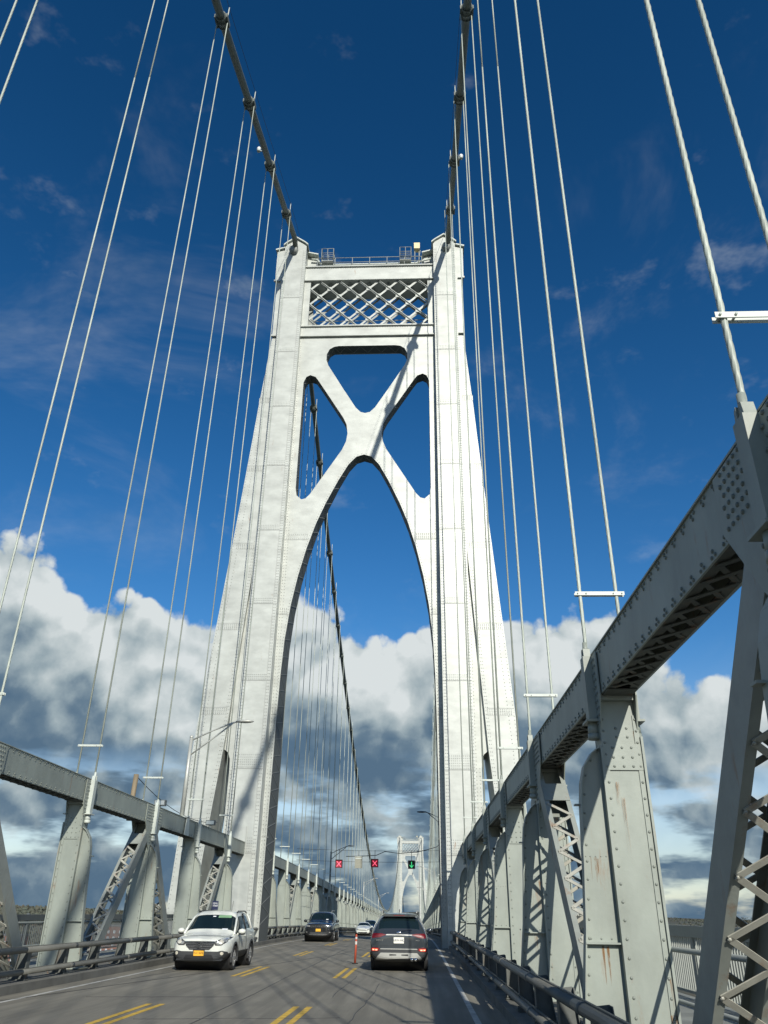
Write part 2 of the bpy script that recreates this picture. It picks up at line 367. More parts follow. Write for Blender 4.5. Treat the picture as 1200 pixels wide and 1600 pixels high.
# ---------------------------------------------------------------- bridge geometry
PAN = 6.35; TY = 50.0; SPAN = 456.0
def gz(y):                                     # road grade: level on the approach span, falling gently over the river
    t = y-46
    if t <= 0: return 0.0
    if t < 30: return -0.0165*t*t/60
    return -0.0165*(t-15)-5e-6*(t-15)**2
def bend(y): return 0.0 if y < 48 else -0.0033*(y-48)
def xs(s, y):
    if s < 0: return -6.26+bend(y)
    return 6.76-0.0065*min(max(y, 0), 48)+bend(y)
def cz(y):                                     # height of the suspension cables
    if y <= 48: d = 48-y; return 52.35-0.39*d+7.65e-4*d*d
    if y <= 508: return 2.4+(8.75e-4 if y < 286.7 else 8.37e-4)*(y-286.7)**2
    d = y-504; return cz(504)-0.36*d+7e-4*d*d
def cx(s, y): return (-6.26 if s < 0 else 6.62)+bend(y)
CH0, CH1 = 4.48, 5.12                          # top chord bottom / top above the road

# road, kerbs, walks -------------------------------------------------
ys = [-60, -30, 0, 10, 20, 30, 40, 46, 50, 55, 60, 66, 72, 80, 95]+list(range(110, 781, 15))
def strip(mb, x0, x1, z0, z1=None, y0=-60, y1=780, thick=None):
    yy = [y0]+[y for y in ys if y0 < y < y1]+[y1]
    z1 = z0 if z1 is None else z1
    for a, b in zip(yy, yy[1:]):
        p = [(x0+bend(a), a, gz(a)+z0), (x1+bend(a), a, gz(a)+z1), (x1+bend(b), b, gz(b)+z1), (x0+bend(b), b, gz(b)+z0)]
        if thick is None: mb.add(p, [(0, 1, 2, 3)])
        else:
            q = [(x, y, z-thick) for x, y, z in p]; mb.add(p+q, [(0,1,2,3),(7,6,5,4),(0,4,5,1),(1,5,6,2),(2,6,7,3),(3,7,4,0)])
mb = MB(); strip(mb, -4.92, 5.38, 0.0); struct(mb.build('road', M['road']))
mb = MB(); strip(mb, -9.6, 10.0, -0.32, thick=0.25); struct(mb.build('bridge_deck_slab', M['conc']))
mb = MB()
strip(mb, -5.98, -4.92, 0.20, 0.17, thick=0.5); strip(mb, 5.38, 6.42, 0.17, 0.20, thick=0.5)
struct(mb.build('kerb', M['conc']))
mb = MB()
strip(mb, -9.5, -6.6, 0.10, thick=0.2); strip(mb, 7.15, 9.9, 0.10, thick=0.2)
struct(mb.build('walkway', M['walk']))
mb = MB(); strip(mb, -4.42, -4.31, 0.004); strip(mb, 4.78, 4.89, 0.004); struct(mb.build('edge_line_markings', M['whiteline']))
mb = MB()
for x0 in (-1.56, -1.30, 1.36, 1.62):
    for k in range(-2, 40):
        a = 25.5+12.19*k; strip(mb, x0, x0+0.12, 0.004, y0=a, y1=a+4.6)
struct(mb.build('yellow_lane_dashes', M['yellow']))
mb = MB()
def seal(pts, w=0.04):
    for a, b in zip(pts, pts[1:]): mb.bar((a[0], a[1], 0.002+gz(a[1])), (b[0], b[1], 0.002+gz(b[1])), w, 0.006)
def wob(a, b, n, k): return [(a[0]+(b[0]-a[0])*i/n+random.uniform(-k, k), a[1]+(b[1]-a[1])*i/n+random.uniform(-k, k)) for i in range(n+1)]
for yj in (12.2, 48.4, 62, 75, 88): seal([(-4.9, yj), (5.36, yj+0.02)], 0.06)
seal(wob((-4.6, 17.5), (0.1, 38.5), 14, 0.05), 0.035); seal(wob((0.1, 38.5), (1.0, 47), 5, 0.04), 0.03)
seal(wob((0.1, 12), (0.05, 47), 16, 0.03), 0.02); seal(wob((-3.9, 24), (-2.8, 33.5), 9, 0.05), 0.02); seal(wob((2.6, 13), (2.8, 24), 14, 0.03), 0.014); seal(wob((-1.0, 15.5), (2.4, 16.2), 8, 0.04), 0.014); seal(wob((-3.2, 19.0), (-.2, 19.6), 7, 0.03), 0.015); seal(wob((1.9, 20), (2.0, 26.5), 8, 0.03), 0.014)
struct(mb.build('road_joint_seals', M['tar']))

# ---------------------------------------------------------------- land and water
def hill(x, y):
    n = math.sin(x*0.0021+1)*math.cos(y*0.0017)+0.6*math.sin(x*0.0063+y*0.004)+0.4*math.sin(x*0.013-y*0.011+2)
    if -140 < y < 560: return -52
    d = (y-560) if y >= 560 else (-140-y)
    rise = min(1, d/260.0)
    h = -44+16*rise+min(1, max(0, (d-300)/1500.0))*(17+7*n)
    if y > 560: h += 13*math.exp(-((x+760)/330)**2-((y-1500)/480)**2)+(6+3*n)*math.exp(-((y-3600)/1400)**2)
    return h
mb = MB(); gx = [-12000, -9000, -6500, -5000]+list(range(-4000, 4001, 160))+[5000, 6500, 9000, 12000]
gy = [-9000, -5000, -3000, -1600, -900, -500, -300, -200, -142, -138, 558, 562, 600, 660, 720, 800, 900, 1000, 1120, 1240, 1360, 1480, 1600, 1750, 1900, 2100, 2400, 2800, 3200, 3600, 4000, 5000, 7000, 12000]
mb.smooth = True
mb.add([(x, y, hill(x, y)) for y in gy for x in gx], [(j*len(gx)+i, j*len(gx)+i+1, (j+1)*len(gx)+i+1, (j+1)*len(gx)+i) for j in range(len(gy)-1) for i in range(len(gx)-1)])
M['ground'] = mat('wooded_ground', (0.05, 0.065, 0.045), 0.95, var=0.5, vs=0.01, dark=(0.07, 0.055, 0.04))
struct(mb.build('ground', M['ground']))
M['water'] = mat('river_water', (0.03, 0.055, 0.06), 0.08, bump=0.5, bs=0.6)
mb = MB(); mb.add([(-12000, -150, -46), (12000, -150, -46), (12000, 570, -46), (-12000, 570, -46)], [(0, 1, 2, 3)]); struct(mb.build('river', M['water']))
# far woods read as one mass
mb = MB(); rnd = random.Random(3)
for i in range(9000):
    if i < 5000: y = rnd.uniform(700, 1800); x = -y*rnd.uniform(0.27, 0.60)
    else: y = rnd.uniform(1500, 3200); x = y*rnd.uniform(0.14, 0.5)
    z = hill(x, y); h = rnd.uniform(5, 9) if i < 5000 else rnd.uniform(3, 6); w = h*0.7
    for k in range(5):
        c = Vector((x+rnd.uniform(-w, w)*0.5, y+rnd.uniform(-w, w)*0.5, z+h*rnd.uniform(0.2, 0.9))); r = w*rnd.uniform(0.18, 0.42)
        a = rnd.uniform(0, 3.14); u = Vector((math.cos(a), math.sin(a), 0))*r; t = Vector((-math.sin(a)*0.5, math.cos(a)*0.5, 0.85))*r
        mb.add([c-u-t*0.6, c+u*0.8-t*0.8, c+u-t*-0.4, c+t, c-u*0.8+t*0.5], [(0, 1, 2, 3, 4)])
o = mb.build('far_woodland', M['leaf']); o['kind'] = 'stuff'; o['label'] = 'mass of autumn trees on the far bank below the bridge'
# buildings on the far bank (seen between the left truss members)
def building(x, y, w, d, h, label, roofbox=False):
    z = hill(x, y)-2
    t = thing('brick_building', label, 'building', (x, y, z), 'brick buildings on the far river bank')
    m_ = MB(); m_.box(-w/2, w/2, -d/2, d/2, 0, h); m_.build('wall', M['brick'], t, (0, 0, 0))
    m_ = MB(); m_.box(-w/2-.4, w/2+.4, -d/2-.4, d/2+.4, h+.003, h+0.9)
    if roofbox: m_.box(-w/5, w/6, -d/5, d/5, h+0.9, h+5)
    m_.build('roof', M['roof'], t, (0, 0, 0))
    nx = int(w/4.2); m_ = MB(); m_.box(-.8, .8, -.12, 0, -1, 1); wm = m_.mesh('window', M['pane'])
    for f in range(int(h/4)):
        for i in range(nx): link('window', wm, t, (-w/2+w*(i+.5)/nx, -d/2-.003, 2.4+f*4))
building(-226, 660, 26, 20, 30, 'tall brick building on the far bank, its top level with the walkway rail')
building(-262, 680, 34, 18, 22, 'long brick building left of the tallest one across the river')
building(-196, 640, 30, 18, 18, 'low brick building nearest the bridge across the river')
building(-330, 700, 30, 18, 19, 'brick building furthest from the bridge across the river')

# ---------------------------------------------------------------- stiffening trusses
def post_mesh(s, detail):
    """a truss post at its panel point; o = outwards from the truss centre line"""
    m_ = MB(1)
    def B(o0, o1, y0, y1, z0, z1): m_.box(s*o0, s*o1, y0, y1, z0, z1)
    def P(o, y, z): return (s*o, y, z)
    B(-.26, .26, -.20, .20, -2.2, 4.46)
    for o in (-.26, .20):                                    # edge angles on the front and back faces
        B(o-.004, o+.064, -.216, -.203, -2.2, 4.2); B(o-.004, o+.064, .203, .216, -2.2, 4.2)
    B(-.30, -.268, -.25, .25, -2.2, 3.75); B(.268, .30, -.25, .25, -2.2, 3.9)
    # bracket plate reaching to the road side, with a bent edge flange
    prof = [(-.30, 3.78), (-.42, 3.68), (-.54, 3.5), (-.60, 3.28), (-.63, 3.0), (-.67, 2.2), (-.72, 1.5), (-.79, .9), (-.86, .25)]
    loop = [(s*o, z) for o, z in prof]+[(s*-.30, .25)]
    m_.plate([loop], -.13, -.11)
    for a, b in zip(prof, prof[1:]):
        m_.bar(P(a[0], -.12, a[1]), P(b[0], -.12, b[1]), .17, .016, up=(s*-1, 0, 0.2))
    B(-.74, -.30, -.215, -.133, 1.34, 1.36)                  # horizontal stiffener
    B(-.70, -.30, .0, -.108, 3.0, 3.02)
    B(-.92, .34, -.32, .32, .20, .235)                       # foot plate
    B(-.262, .262, -.222, -.218, 3.45, 3.80)                 # splice plate
    if detail:
        z = .35
        while z < 4.15:
            for o in (-.228, .228): m_.rivet(P(o, -.216, z), (0, -1, 0), .021)
            z += .16 if z > 3.3 else .21
        for z in (3.5, 3.62, 3.75):
            for o in (-.13, 0, .13): m_.rivet(P(o, -.222, z), (0, -1, 0), .021)
        for z in (3.9, 4.02): 
            for o in (-.05, .1): m_.rivet(P(o, -.20, z), (0, -1, 0), .021)
        for (a, b) in zip(prof, prof[1:]):
            n = max(1, int(math.hypot(b[0]-a[0], b[1]-a[1])/.19))
            for k in range(n):
                t = (k+.5)/n; m_.rivet(P(a[0]+(b[0]-a[0])*t+.05, -.13, a[1]+(b[1]-a[1])*t), (0, -1, 0), .019)
        for o in (-.40, -.53, -.66, -.79): m_.rivet(P(o, -.13, 1.40), (0, -1, 0), .014)
        for o in (-.36, -.43, -.5, -.57, -.63): m_.rivet(P(o, -.13, 2.36), (0, -1, 0), .010)
    return m_
def diag_mesh(s, dr, lace, detail):
    """diagonal running from the top node (0,0,4.6) down to the next panel point in direction dr"""
    m_ = MB(1); top = Vector((0, dr*.25, 4.35)); bot = Vector((0, dr*(PAN-.1), -2.1)); d = (bot-top); Ln = d.length; d.normalize()
    n = Vector((0, -d.z, d.y)); n = n if n.y*dr < 0 else -n           # normal of the lower/rear face
    w = .40
    for o in (-.25, .25):
        c = Vector((s*o, 0, 0)); m_.bar(top+c, bot+c, .02, w, up=n)
        for q in (-1, 1):
            c2 = c+n*q*(w/2-.008)-Vector((s*o, 0, 0)).normalized()*.045; m_.bar(top+c2, bot+c2, .075, .014, up=n)
    if lace:
        st = .32; k = 0; t = 1.15
        while t+st < Ln-.5:
            for q in (-1, 1):
                sg = 1 if k % 2 else -1
                a = top+d*t+n*q*(w/2+.008)+Vector((sg*.205, 0, 0)); b = top+d*(t+st)+n*q*(w/2+.008)+Vector((-sg*.205, 0, 0))
                m_.m = 1; m_.bar(a, b, .062, .012, up=n); m_.m = 0
                if detail: m_.rivet(a+n*q*.006, n*q, .02, 6)
            k += 1; t += st
    for q in (-1, 1):                                                  # batten plates at the ends
        a = top+d*.55+n*q*(w/2+.009); m_.bar(a, a+d*.5, .50, .012, up=n)
    return m_
def chord_mesh(s, y0, y1, detail):
    m_ = MB(1); yy = [y0]; 
    while yy[-1] < y1-.1: yy.append(min(y1, yy[-1]+PAN))
    for a, b in zip(yy, yy[1:]):
        xa, xb, za, zb = xs(s, a), xs(s, b), gz(a), gz(b)
        if a > 46: za -= 0.0; 
        def Q(o, z, y): 
            t = (y-a)/(b-a); return Vector((xa+(xb-xa)*t+s*o, y, za+(zb-za)*t+z))
        for o in (-.215, .215): m_.bar(Q(o, (CH0+CH1)/2, a), Q(o, (CH0+CH1)/2, b), .025, CH1-CH0)
        m_.bar(Q(0, CH1+.012, a), Q(0, CH1+.012, b), .50, .02)
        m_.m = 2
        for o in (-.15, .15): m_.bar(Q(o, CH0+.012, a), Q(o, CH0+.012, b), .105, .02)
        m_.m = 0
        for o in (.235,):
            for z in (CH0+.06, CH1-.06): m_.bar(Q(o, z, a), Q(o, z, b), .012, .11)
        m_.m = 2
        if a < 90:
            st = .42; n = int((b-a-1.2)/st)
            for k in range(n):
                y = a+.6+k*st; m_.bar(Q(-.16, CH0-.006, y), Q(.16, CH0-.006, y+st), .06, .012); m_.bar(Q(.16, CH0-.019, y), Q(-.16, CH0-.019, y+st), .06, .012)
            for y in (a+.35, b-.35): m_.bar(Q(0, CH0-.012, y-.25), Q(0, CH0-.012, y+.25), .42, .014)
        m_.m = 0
        if detail:
            n = int((b-a)/.30)
            for k in range(n):
                y = a+.1+k*.30
                for z, dy in ((CH0+.035, 0), (CH0+.085, .05), (CH1-.035, 0), (CH1-.085, .05), (CH0+.035, .09), (CH1-.035, .09)):
                    m_.rivet(Q(-.2275, z, y+dy), (-s, 0, 0), .022, 6, .02)
    return m_
def gusset_mesh(s, node, detail):
    m_ = MB(1)
    if node: lp = [(-.95, CH1-.03), (.95, CH1-.03), (.95, 4.55), (.45, 3.85), (.2, 3.55), (-.2, 3.55), (-.45, 3.85), (-.95, 4.55)]
    else: lp = [(-.38, CH1-.03), (.38, CH1-.03), (.38, 4.45), (.2, 3.95), (-.2, 3.95), (-.38, 4.45)]
    for o in (-1, 1): m_.plate([lp], s*o*.243, s*o*.262, axis='x')
    m_.box(-.02 if s > 0 else -.26, .26 if s > 0 else .02, -.30, -.26, 3.95, 4.47) if False else None
    m_.box(-.24, .24, -.30, .30, 4.40, 4.475)
    if detail:
        z = 3.75 if node else 4.1
        while z < 5.05:
            w = .8 if (node and z > 4.5) else .28
            y = -w
            while y <= w+.01:
                if abs(y) > .1: m_.rivet((-s*.262, y+(.04 if int(z*10) % 2 else 0), z), (-s, 0, 0), .024, 6, .022)
                y += .105
            z += .10
    return m_
PM = {}
for s in (-1, 1):
    for dt in (True, False):
        PM['post', s, dt] = post_mesh(s, dt).mesh('post', SW)
        for nd_ in (True, False): PM['gus', s, nd_, dt] = gusset_mesh(s, nd_, dt).mesh('gusset_plate', SW)
    for dr in (-1, 1):
        for lv in (0, 1, 2): PM['diag', s, dr, lv] = diag_mesh(s, dr, lv < 2, lv == 0).mesh('diagonal', [M['steelL'], M['lacing']])
def truss(s, y0, k0, k1, y1, label, near):
    t = thing('stiffening_truss', label, 'bridge truss', (xs(s, y0), y0, gz(y0)), 'stiffening trusses along the roadway')
    b = wl(t)
    chord_mesh(s, y0, y1, near).build('top_chord', SW, t)
    mbc = MB(); yy = [y0]+[y for y in range(int(y0)+6, int(y1), 12)]+[y1]
    for a, c in zip(yy, yy[1:]): mbc.bar((xs(s, a), a, gz(a)-2.35), (xs(s, c), c, gz(c)-2.35), .5, .5)
    mbc.build('bottom_chord', M['steel'], t)
    def far(y): return (xs(s, y)-b.x, y-b.y, gz(y)-b.z)
    for k in range(k0, k1+1):
        y = 49.6+PAN*k if k < 0 else 48+2.7+PAN*k
        nearp = -7 < y < 40 and near
        link('post', PM['post', s, nearp], t, far(y))
        node = (k % 2 == 1)
        link('gusset_plate', PM['gus', s, node, nearp], t, far(y))
        if node:
            lv = 0 if nearp else (1 if y < 110 else 2)
            for dr in (-1, 1):
                if near and y+dr*PAN > 49: continue
                link('diagonal', PM['diag', s, dr, lv], t, far(y))
    if near:
        m_ = MB(); m_.tube([(xs(s, -10)+s*.36, -10, 1.30), (xs(s, 47)+s*.36, 47, 1.30)], .03, 8); m_.build('handrail_pipe', M['railL'], t)
        m_ = MB(); m_.tube([(xs(s, -10)+s*.36, -10, .75), (xs(s, 47)+s*.36, 47, .75)], .025, 8); m_.build('handrail_pipe', M['railL'], t)
# panel points of the approach span: 5.15, 11.5, 17.85 ... 43.25  (k = -7 ... -1)
NEARY = {k: 49.6+PAN*k for k in range(-13, 0)}
truss(-1, -33, -13, -1, 48.0, 'grey riveted truss beside the left lane in front of the near tower', True)
truss(1, -33, -13, -1, 48.0, 'large shaded riveted truss filling the right edge of the picture', True)
truss(-1, 52.0, 1, 70, 503.0, 'sunlit grey truss left of the road beyond the near tower', False)
truss(1, 52.0, 1, 70, 503.0, 'thin shaded truss right of the road beyond the near tower', False)

# ---------------------------------------------------------------- suspension towers
def zc(z): return 1.65+(z-1.65)*1.0104
def xc(x): return x*1.0104
def YF(z): return -2.0-(51.95-z)*0.012
def tower_parts(t, detail):
    O = (0, 0, 0)
    FR = -1.5
    # arched web between the legs, one piece with its three openings
    arch = [(0, 31.18), (.55, 31.0), (1.1, 30.35), (1.8, 29.0), (2.6, 27.2), (3.2, 25.6), (3.75, 23.7), (4.2, 21.7), (4.55, 19.6), (4.78, 17.3), (4.88, 15.0), (4.93, 12), (4.95, 9), (4.98, 5), (5.0, 1), (5.0, -8)]
    W_ = lambda p: (xc(p[0]), zc(p[1]))
    outer = [(5.36, -8), (5.36, 42.9), (-5.36, 42.9), (-5.36, -8)]+[(-x, z) for x, z in reversed(arch)]+arch[1:]
    topw = [(0, 34.8), (.35, 34.9), (.72, 35.3), (1.7, 37.0), (2.95, 39.25), (3.14, 39.8), (3.14, 40.35), (2.95, 40.85), (2.6, 41.1), (2.2, 41.17)]
    topw = topw+[(-x, z) for x, z in reversed(topw[1:])]
    side = [(4.32, 38.38), (4.62, 38.2), (4.8, 37.7), (4.8, 28.4), (4.7, 27.85), (4.35, 27.52), (4.05, 27.6), (3.75, 27.95), (1.62, 31.6), (1.35, 32.3), (1.26, 33.0), (1.36, 33.8), (1.62, 34.4), (3.6, 37.75), (3.9, 38.2)]
    def back(a, b): return -.52 if b > 32 else min(1.4, -.52+(32-b)*.085)
    def dens(lp, mx=1.6, opn=False):
        o = []
        for i, p in enumerate(lp):
            if opn and i == len(lp)-1: o.append(p); break
            q = lp[(i+1) % len(lp)]; n = max(1, int(math.hypot(q[0]-p[0], q[1]-p[1])/mx))
            for k in range(n): o.append((p[0]+(q[0]-p[0])*k/n, p[1]+(q[1]-p[1])*k/n))
        return o
    m_ = MB(2)
    lps = [dens([W_(p) for p in lp]) for lp in (outer, topw, side, [(-x, z) for x, z in reversed(side)])]
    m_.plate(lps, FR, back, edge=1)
    for lp in [dens([W_(p) for p in lp], .5, True) for lp in (arch[:-1], topw, side, [(-x, z) for x, z in reversed(side)])]+[dens([(-W_(p)[0], W_(p)[1]) for p in arch[:-1]], .5, True)]:
        m_.m = 2; cx_ = sum(p[0] for p in lp)/len(lp); cz_ = sum(p[1] for p in lp)/len(lp)
        for i in range(len(lp)-1):
            a, b = lp[i], lp[i+1]
            if math.hypot(b[0]-a[0], b[1]-a[1]) > 2 or (detail is False): continue
            y0_, y1_ = FR+.1, back(0, a[1])-.1
            if i % 2: y0_, y1_ = y1_, y0_
            m_.bar((a[0], y0_, a[1]), (b[0], y1_, b[1]), .04, .03)
    m_.m = 0
    if detail:
        def rowalong(lp, off, step, closed=True, y=FR, r=.036):
            n = len(lp)
            for i in range(n if closed else n-1):
                a, b = lp[i], lp[(i+1) % n]; L_ = math.hypot(b[0]-a[0], b[1]-a[1])
                if L_ < .02: continue
                nx_, nz_ = (b[1]-a[1])/L_, -(b[0]-a[0])/L_
                for k in range(max(1, int(L_/step))):
                    tt = (k+.5)/max(1, int(L_/step)); x = a[0]+(b[0]-a[0])*tt+nx_*off; z = a[1]+(b[1]-a[1])*tt+nz_*off
                    if z > 1: m_.rivet((x, y, z), (0, -1, 0), r, 4)
        ar = [W_(p) for p in arch]
        for q in (-1, 1):
            lp = [(q*x, z) for x, z in ar]
            rowalong(lp, -.10 if q > 0 else .10, .2, False) if q > 0 else rowalong(lp, .10, .2, False)
            for x in (5.22, 5.05): 
                z = 2
                while z < 42:
                    if x == 5.22 or z < 26: m_.rivet((q*xc(x), FR, z), (0, -1, 0), .036, 4)
                    z += .22
        for zz in (12.5, 19.0, 24.4, 5.5):
            aw = 4.9 if zz < 15 else (4.65 if zz < 20 else 3.6)
            for q in (-1, 1):
                m_.box(q*(aw+.12), q*5.3, FR-.008, FR-.002, zc(zz), zc(zz)+.45); m_.m = 2; m_.box(q*(aw+.02), q*5.34, FR-.006, FR-.001, zc(zz)-.05, zc(zz)-.02); m_.m = 0
                for dz in (.06, .18, .30, .39):
                    x = aw+.2
                    while x < 5.28: m_.rivet((q*x, FR-.008, zc(zz)+dz), (0, -1, 0), .036, 4); x += .14
    m_.build('arched_web_panel', TW, t, O)
    # portal beams and lattice
    for nm, z0, z1 in (('portal_beam', 42.1, 43.1), ('portal_beam', 47.95, 49.45)):
        m_ = MB(2); z0 = zc(z0); z1 = zc(z1); m_.box(-5.36, 5.36, FR-.06, .75, z0, z1)
        for z in (z0, z1): m_.box(-5.36, 5.36, FR-.20, FR-.063, z-.05, z+.05)
        if detail:
            x = -5.2
            while x < 5.25:
                for z in (z0+.15, z1-.15): m_.rivet((x, FR-.06, z), (0, -1, 0), .032, 4)
                x += .2
        m_.build(nm, TW, t, O)
    zl0, zl1 = zc(43.1), zc(47.95); xw = 4.85; zm = (zl0+zl1)/2
    for nm, yy in (('portal_lattice', FR+.02), ('portal_lattice', .62)):
        m_ = MB(2); sp = 1.62
        def clip(x0, z0, dx, dz):
            ts = []
            t0, t1 = -99, 99
            for p, d_, lo, hi in ((x0, dx, -xw, xw), (z0, dz, zl0, zl1)):
                a, b = (lo-p)/d_, (hi-p)/d_
                if a > b: a, b = b, a
                t0 = max(t0, a); t1 = min(t1, b)
            return (t0, t1) if t1-t0 > .25 else None
        for k in range(-9, 10):
            for q in (1, -1):
                r_ = clip(k*sp, zm, q, 1)
                if not r_: continue
                a = (k*sp+q*r_[0], yy+(.06 if q > 0 else 0), zm+r_[0]); b = (k*sp+q*r_[1], yy+(.06 if q > 0 else 0), zm+r_[1])
                m_.bar(a, b, .17, .03, up=(0, 1, 0))
                if q < 0: m_.bar(Vector(a)+Vector((0, -.06, 0)), Vector(b)+Vector((0, -.06, 0)), .025, .09, up=(0, 1, 0))
        i = -7
        for i in range(-8, 9):
            for j in range(-4, 5):
                if (i+j) % 2: continue
                x, z = i*sp/2, zm+j*sp/2
                if abs(x) < xw-.2 and zl0+.1 < z < zl1-.1: m_.bar((x-.2, yy+.02, z), (x+.2, yy+.02, z), .40, .05, up=(0, 1, 0))
        m_.box(-5.36, -xw, yy-.05, yy+.12, zl0, zl1); m_.box(5.36, xw, yy-.05, yy+.12, zl0, zl1)
        m_.build(nm, TW if yy < 0 else M['towerD'], t, O)
    m_ = MB(2)
    for k in range(-3, 4): m_.bar((k*1.6, -1.3, zl1-.1), (k*1.6+.8, .5, zl1-.1), .1, .1); m_.bar((k*1.6+.8, .5, zl1-.1), (k*1.6+1.6, -1.3, zl1-.1), .1, .1)
    m_.tube([(-4.8, -.5, zl0+.6), (4.8, -.5, zl0+.6)], .06, 6); m_.tube([(-4.8, -.9, zl0+1.1), (4.8, -.9, zl0+1.1)], .035, 6)
    m_.build('portal_bracing', M['towerD'], t, O)
    for q in (-1, 1):
        # main column with its pitched cap
        m_ = MB(2)
        sec = [(5.36, -46), (7.18, -46), (7.18, 51.95), (7.02, 52.2), (6.27, 52.75), (5.52, 52.2), (5.36, 51.95)]
        m_.plate([[(q*x, z) for x, z in sec]], lambda a, b: YF(b), lambda a, b: -YF(b))
        if detail:
            z = 1.5
            while z < 51.5:
                yf = YF(z)
                for x in (5.44, 5.54, 7.0, 7.1): m_.rivet((q*x, yf, z), (0, -1, 0), .036, 4)
                z += .2
            for x0_ in (5.60, 6.93): m_.m = 2; m_.plate([[(q*x0_, 1), (q*(x0_+.022), 1), (q*(x0_+.022), 51.5), (q*x0_, 51.5)]], lambda a, b: YF(b)-.006, lambda a, b: YF(b)+.004); m_.m = 0
            zz = 4.0
            for zz in (4.6, 9.2, 14.5, 19.6, 25, 30.2, 35.4, 40.6, 46.2):
                yf = YF(zz)
                hh = .9 if zz < 12 else .4
                m_.box(q*5.6, q*6.95, yf-.012+.001, yf+.02, zz, zz+hh); m_.m = 2; m_.box(q*5.37, q*7.17, yf-.006, yf+.01, zz-.05, zz-.015); m_.m = 0
                dz = .06
                while dz < hh:
                    x = 5.66
                    while x < 6.92: m_.rivet((q*x, yf-.011, zz+dz), (0, -1, 0), .032, 4); x += .12
                    dz += .14
        m_.build('column', TW, t, O)
        m_ = MB(2)
        for a, b in (((5.22, 51.98), (5.52, 52.28)), ((5.52, 52.28), (6.27, 52.85)), ((6.27, 52.85), (7.02, 52.28)), ((7.02, 52.28), (7.3, 51.98))):
            m_.plate([[(q*a[0], a[1]), (q*b[0], b[1]), (q*b[0], b[1]+.13), (q*a[0], a[1]+.13)]], -2.18, 2.18)
        m_.build('cap', M['white'], t, O)
        # outer shoulder, inner shoulder
        m_ = MB(2); m_.plate([[(q*7.184, 42.4), (q*7.60, 42.4), (q*7.64, 48.2), (q*7.82, 48.25), (q*7.85, 51.6), (q*7.184, 51.75)]], -1.8, 1.8)
        m_.box(q*7.19, q*7.66, -1.95, -1.80, 42.35, 42.5); m_.box(q*7.35, q*7.88, -1.95, -1.80, 48.15, 48.3)
        m_.build('shoulder', TW, t, O)
        m_ = MB(2); m_.plate([[(q*7.2, 51.98), (q*7.2, 51.86), (q*7.97, 51.62), (q*7.97, 51.76)]], -2.0, 2.0); m_.build('shoulder_cap', M['white'], t, O)
        m_ = MB(2); m_.plate([[(q*4.72, 49.55), (q*5.356, 49.55), (q*5.356, 51.75), (q*4.55, 51.55)]], -.9, 1.4); m_.build('shoulder', TW, t, O)
        m_ = MB(2); m_.plate([[(q*5.34, 51.98), (q*5.34, 51.86), (q*4.42, 51.6), (q*4.42, 51.72)]], -1.4, 1.6); m_.build('shoulder_cap', M['white'], t, O)
        # flared outer leg
        oc = [(7.6, 42.35), (7.77, 40), (7.94, 37.8), (8.12, 35.5), (8.28, 33), (8.56, 29), (8.88, 24.6), (9.15, 21), (9.45, 17.2), (9.72, 13.5), (9.93, 10.5), (10.12, 6), (10.3, 1.4), (10.7, -8), (11.9, -30), (12.8, -46)]
        ic = [(11.2, -46), (9.9, -20), (9.2, -4), (8.85, 1), (8.5, 5.5), (8.05, 10.45), (7.19, 24.5), (7.19, 42.35)]
        m_ = MB(2); m_.plate([[(q*x, z) for x, z in oc+ic]], -1.75, 1.75)
        if detail:
            for lp, off in ((oc[:13], -.09), (oc[:13], -.42), (ic[3:7], -.09), (ic[3:7], -.2)):
                for a, b in zip(lp, lp[1:]):
                    L_ = math.hypot(b[0]-a[0], b[1]-a[1]); n = max(1, int(L_/.22))
                    for k in range(n):
                        tt = (k+.5)/n; x = a[0]+(b[0]-a[0])*tt+off*(1 if lp[0][0] < 8 and lp is not ic else -1)
                        z = a[1]+(b[1]-a[1])*tt
                        if lp[0] in ic: x = a[0]+(b[0]-a[0])*tt-off
                        m_.rivet((q*x, -1.75, z), (0, -1, 0), .036, 4)
            for zz, xi, xo in ((6, 8.55, 10.0), (12.5, 8.05, 9.7), (18.0, 7.7, 9.25), (23.8, 7.35, 8.72), (30, 7.3, 8.45), (36, 7.3, 8.1)):
                m_.box(q*xi, q*xo, -1.762, -1.74, zz, zz+.42); m_.m = 2; m_.box(q*xi, q*xo, -1.756, -1.74, zz+.44, zz+.47); m_.m = 0
                for dz in (.06, .16, .26, .36):
                    x = xi+.06
                    while x < xo-.03: m_.rivet((q*x, -1.762, zz+dz), (0, -1, 0), .036, 4); x += .13
        m_.build('flared_leg', TW, t, O)
        # recessed infill between the column and the flare, with the walkway opening below it
        m_ = MB(2)
        inf = [(7.184, -10), (7.60, -10), (7.62, 9.4), (7.66, 9.9), (7.78, 10.25), (7.95, 10.38), (8.046, 10.45), (7.184, 24.5)]
        m_.plate([[(q*x, z) for x, z in inf]], -1.45, 1.45)
        if detail:
            z = 1.5
            while z < 23:
                m_.rivet((q*7.3, -1.45, z), (0, -1, 0), .036, 4)
                if z < 9.6: m_.rivet((q*7.5, -1.45, z), (0, -1, 0), .036, 4)
                z += .22
        m_.build('infill_panel', TW, t, O)
        m_ = MB(2); m_.box(q*4.6, q*13.8, -5.2, 5.2, -56, -46.0); m_.box(q*5.0, q*13.4, -4.8, 4.8, -46, -40); m_.build('pier', M['pier'], t, O)
        # cable collar
        a = Vector((q*6.42, -2.35, 51.3)); m_ = MB(2); m_.tube([a, a+Vector((0, .6, .24))], .36, 14); m_.build('cable_collar', M['towerD'], t, O)
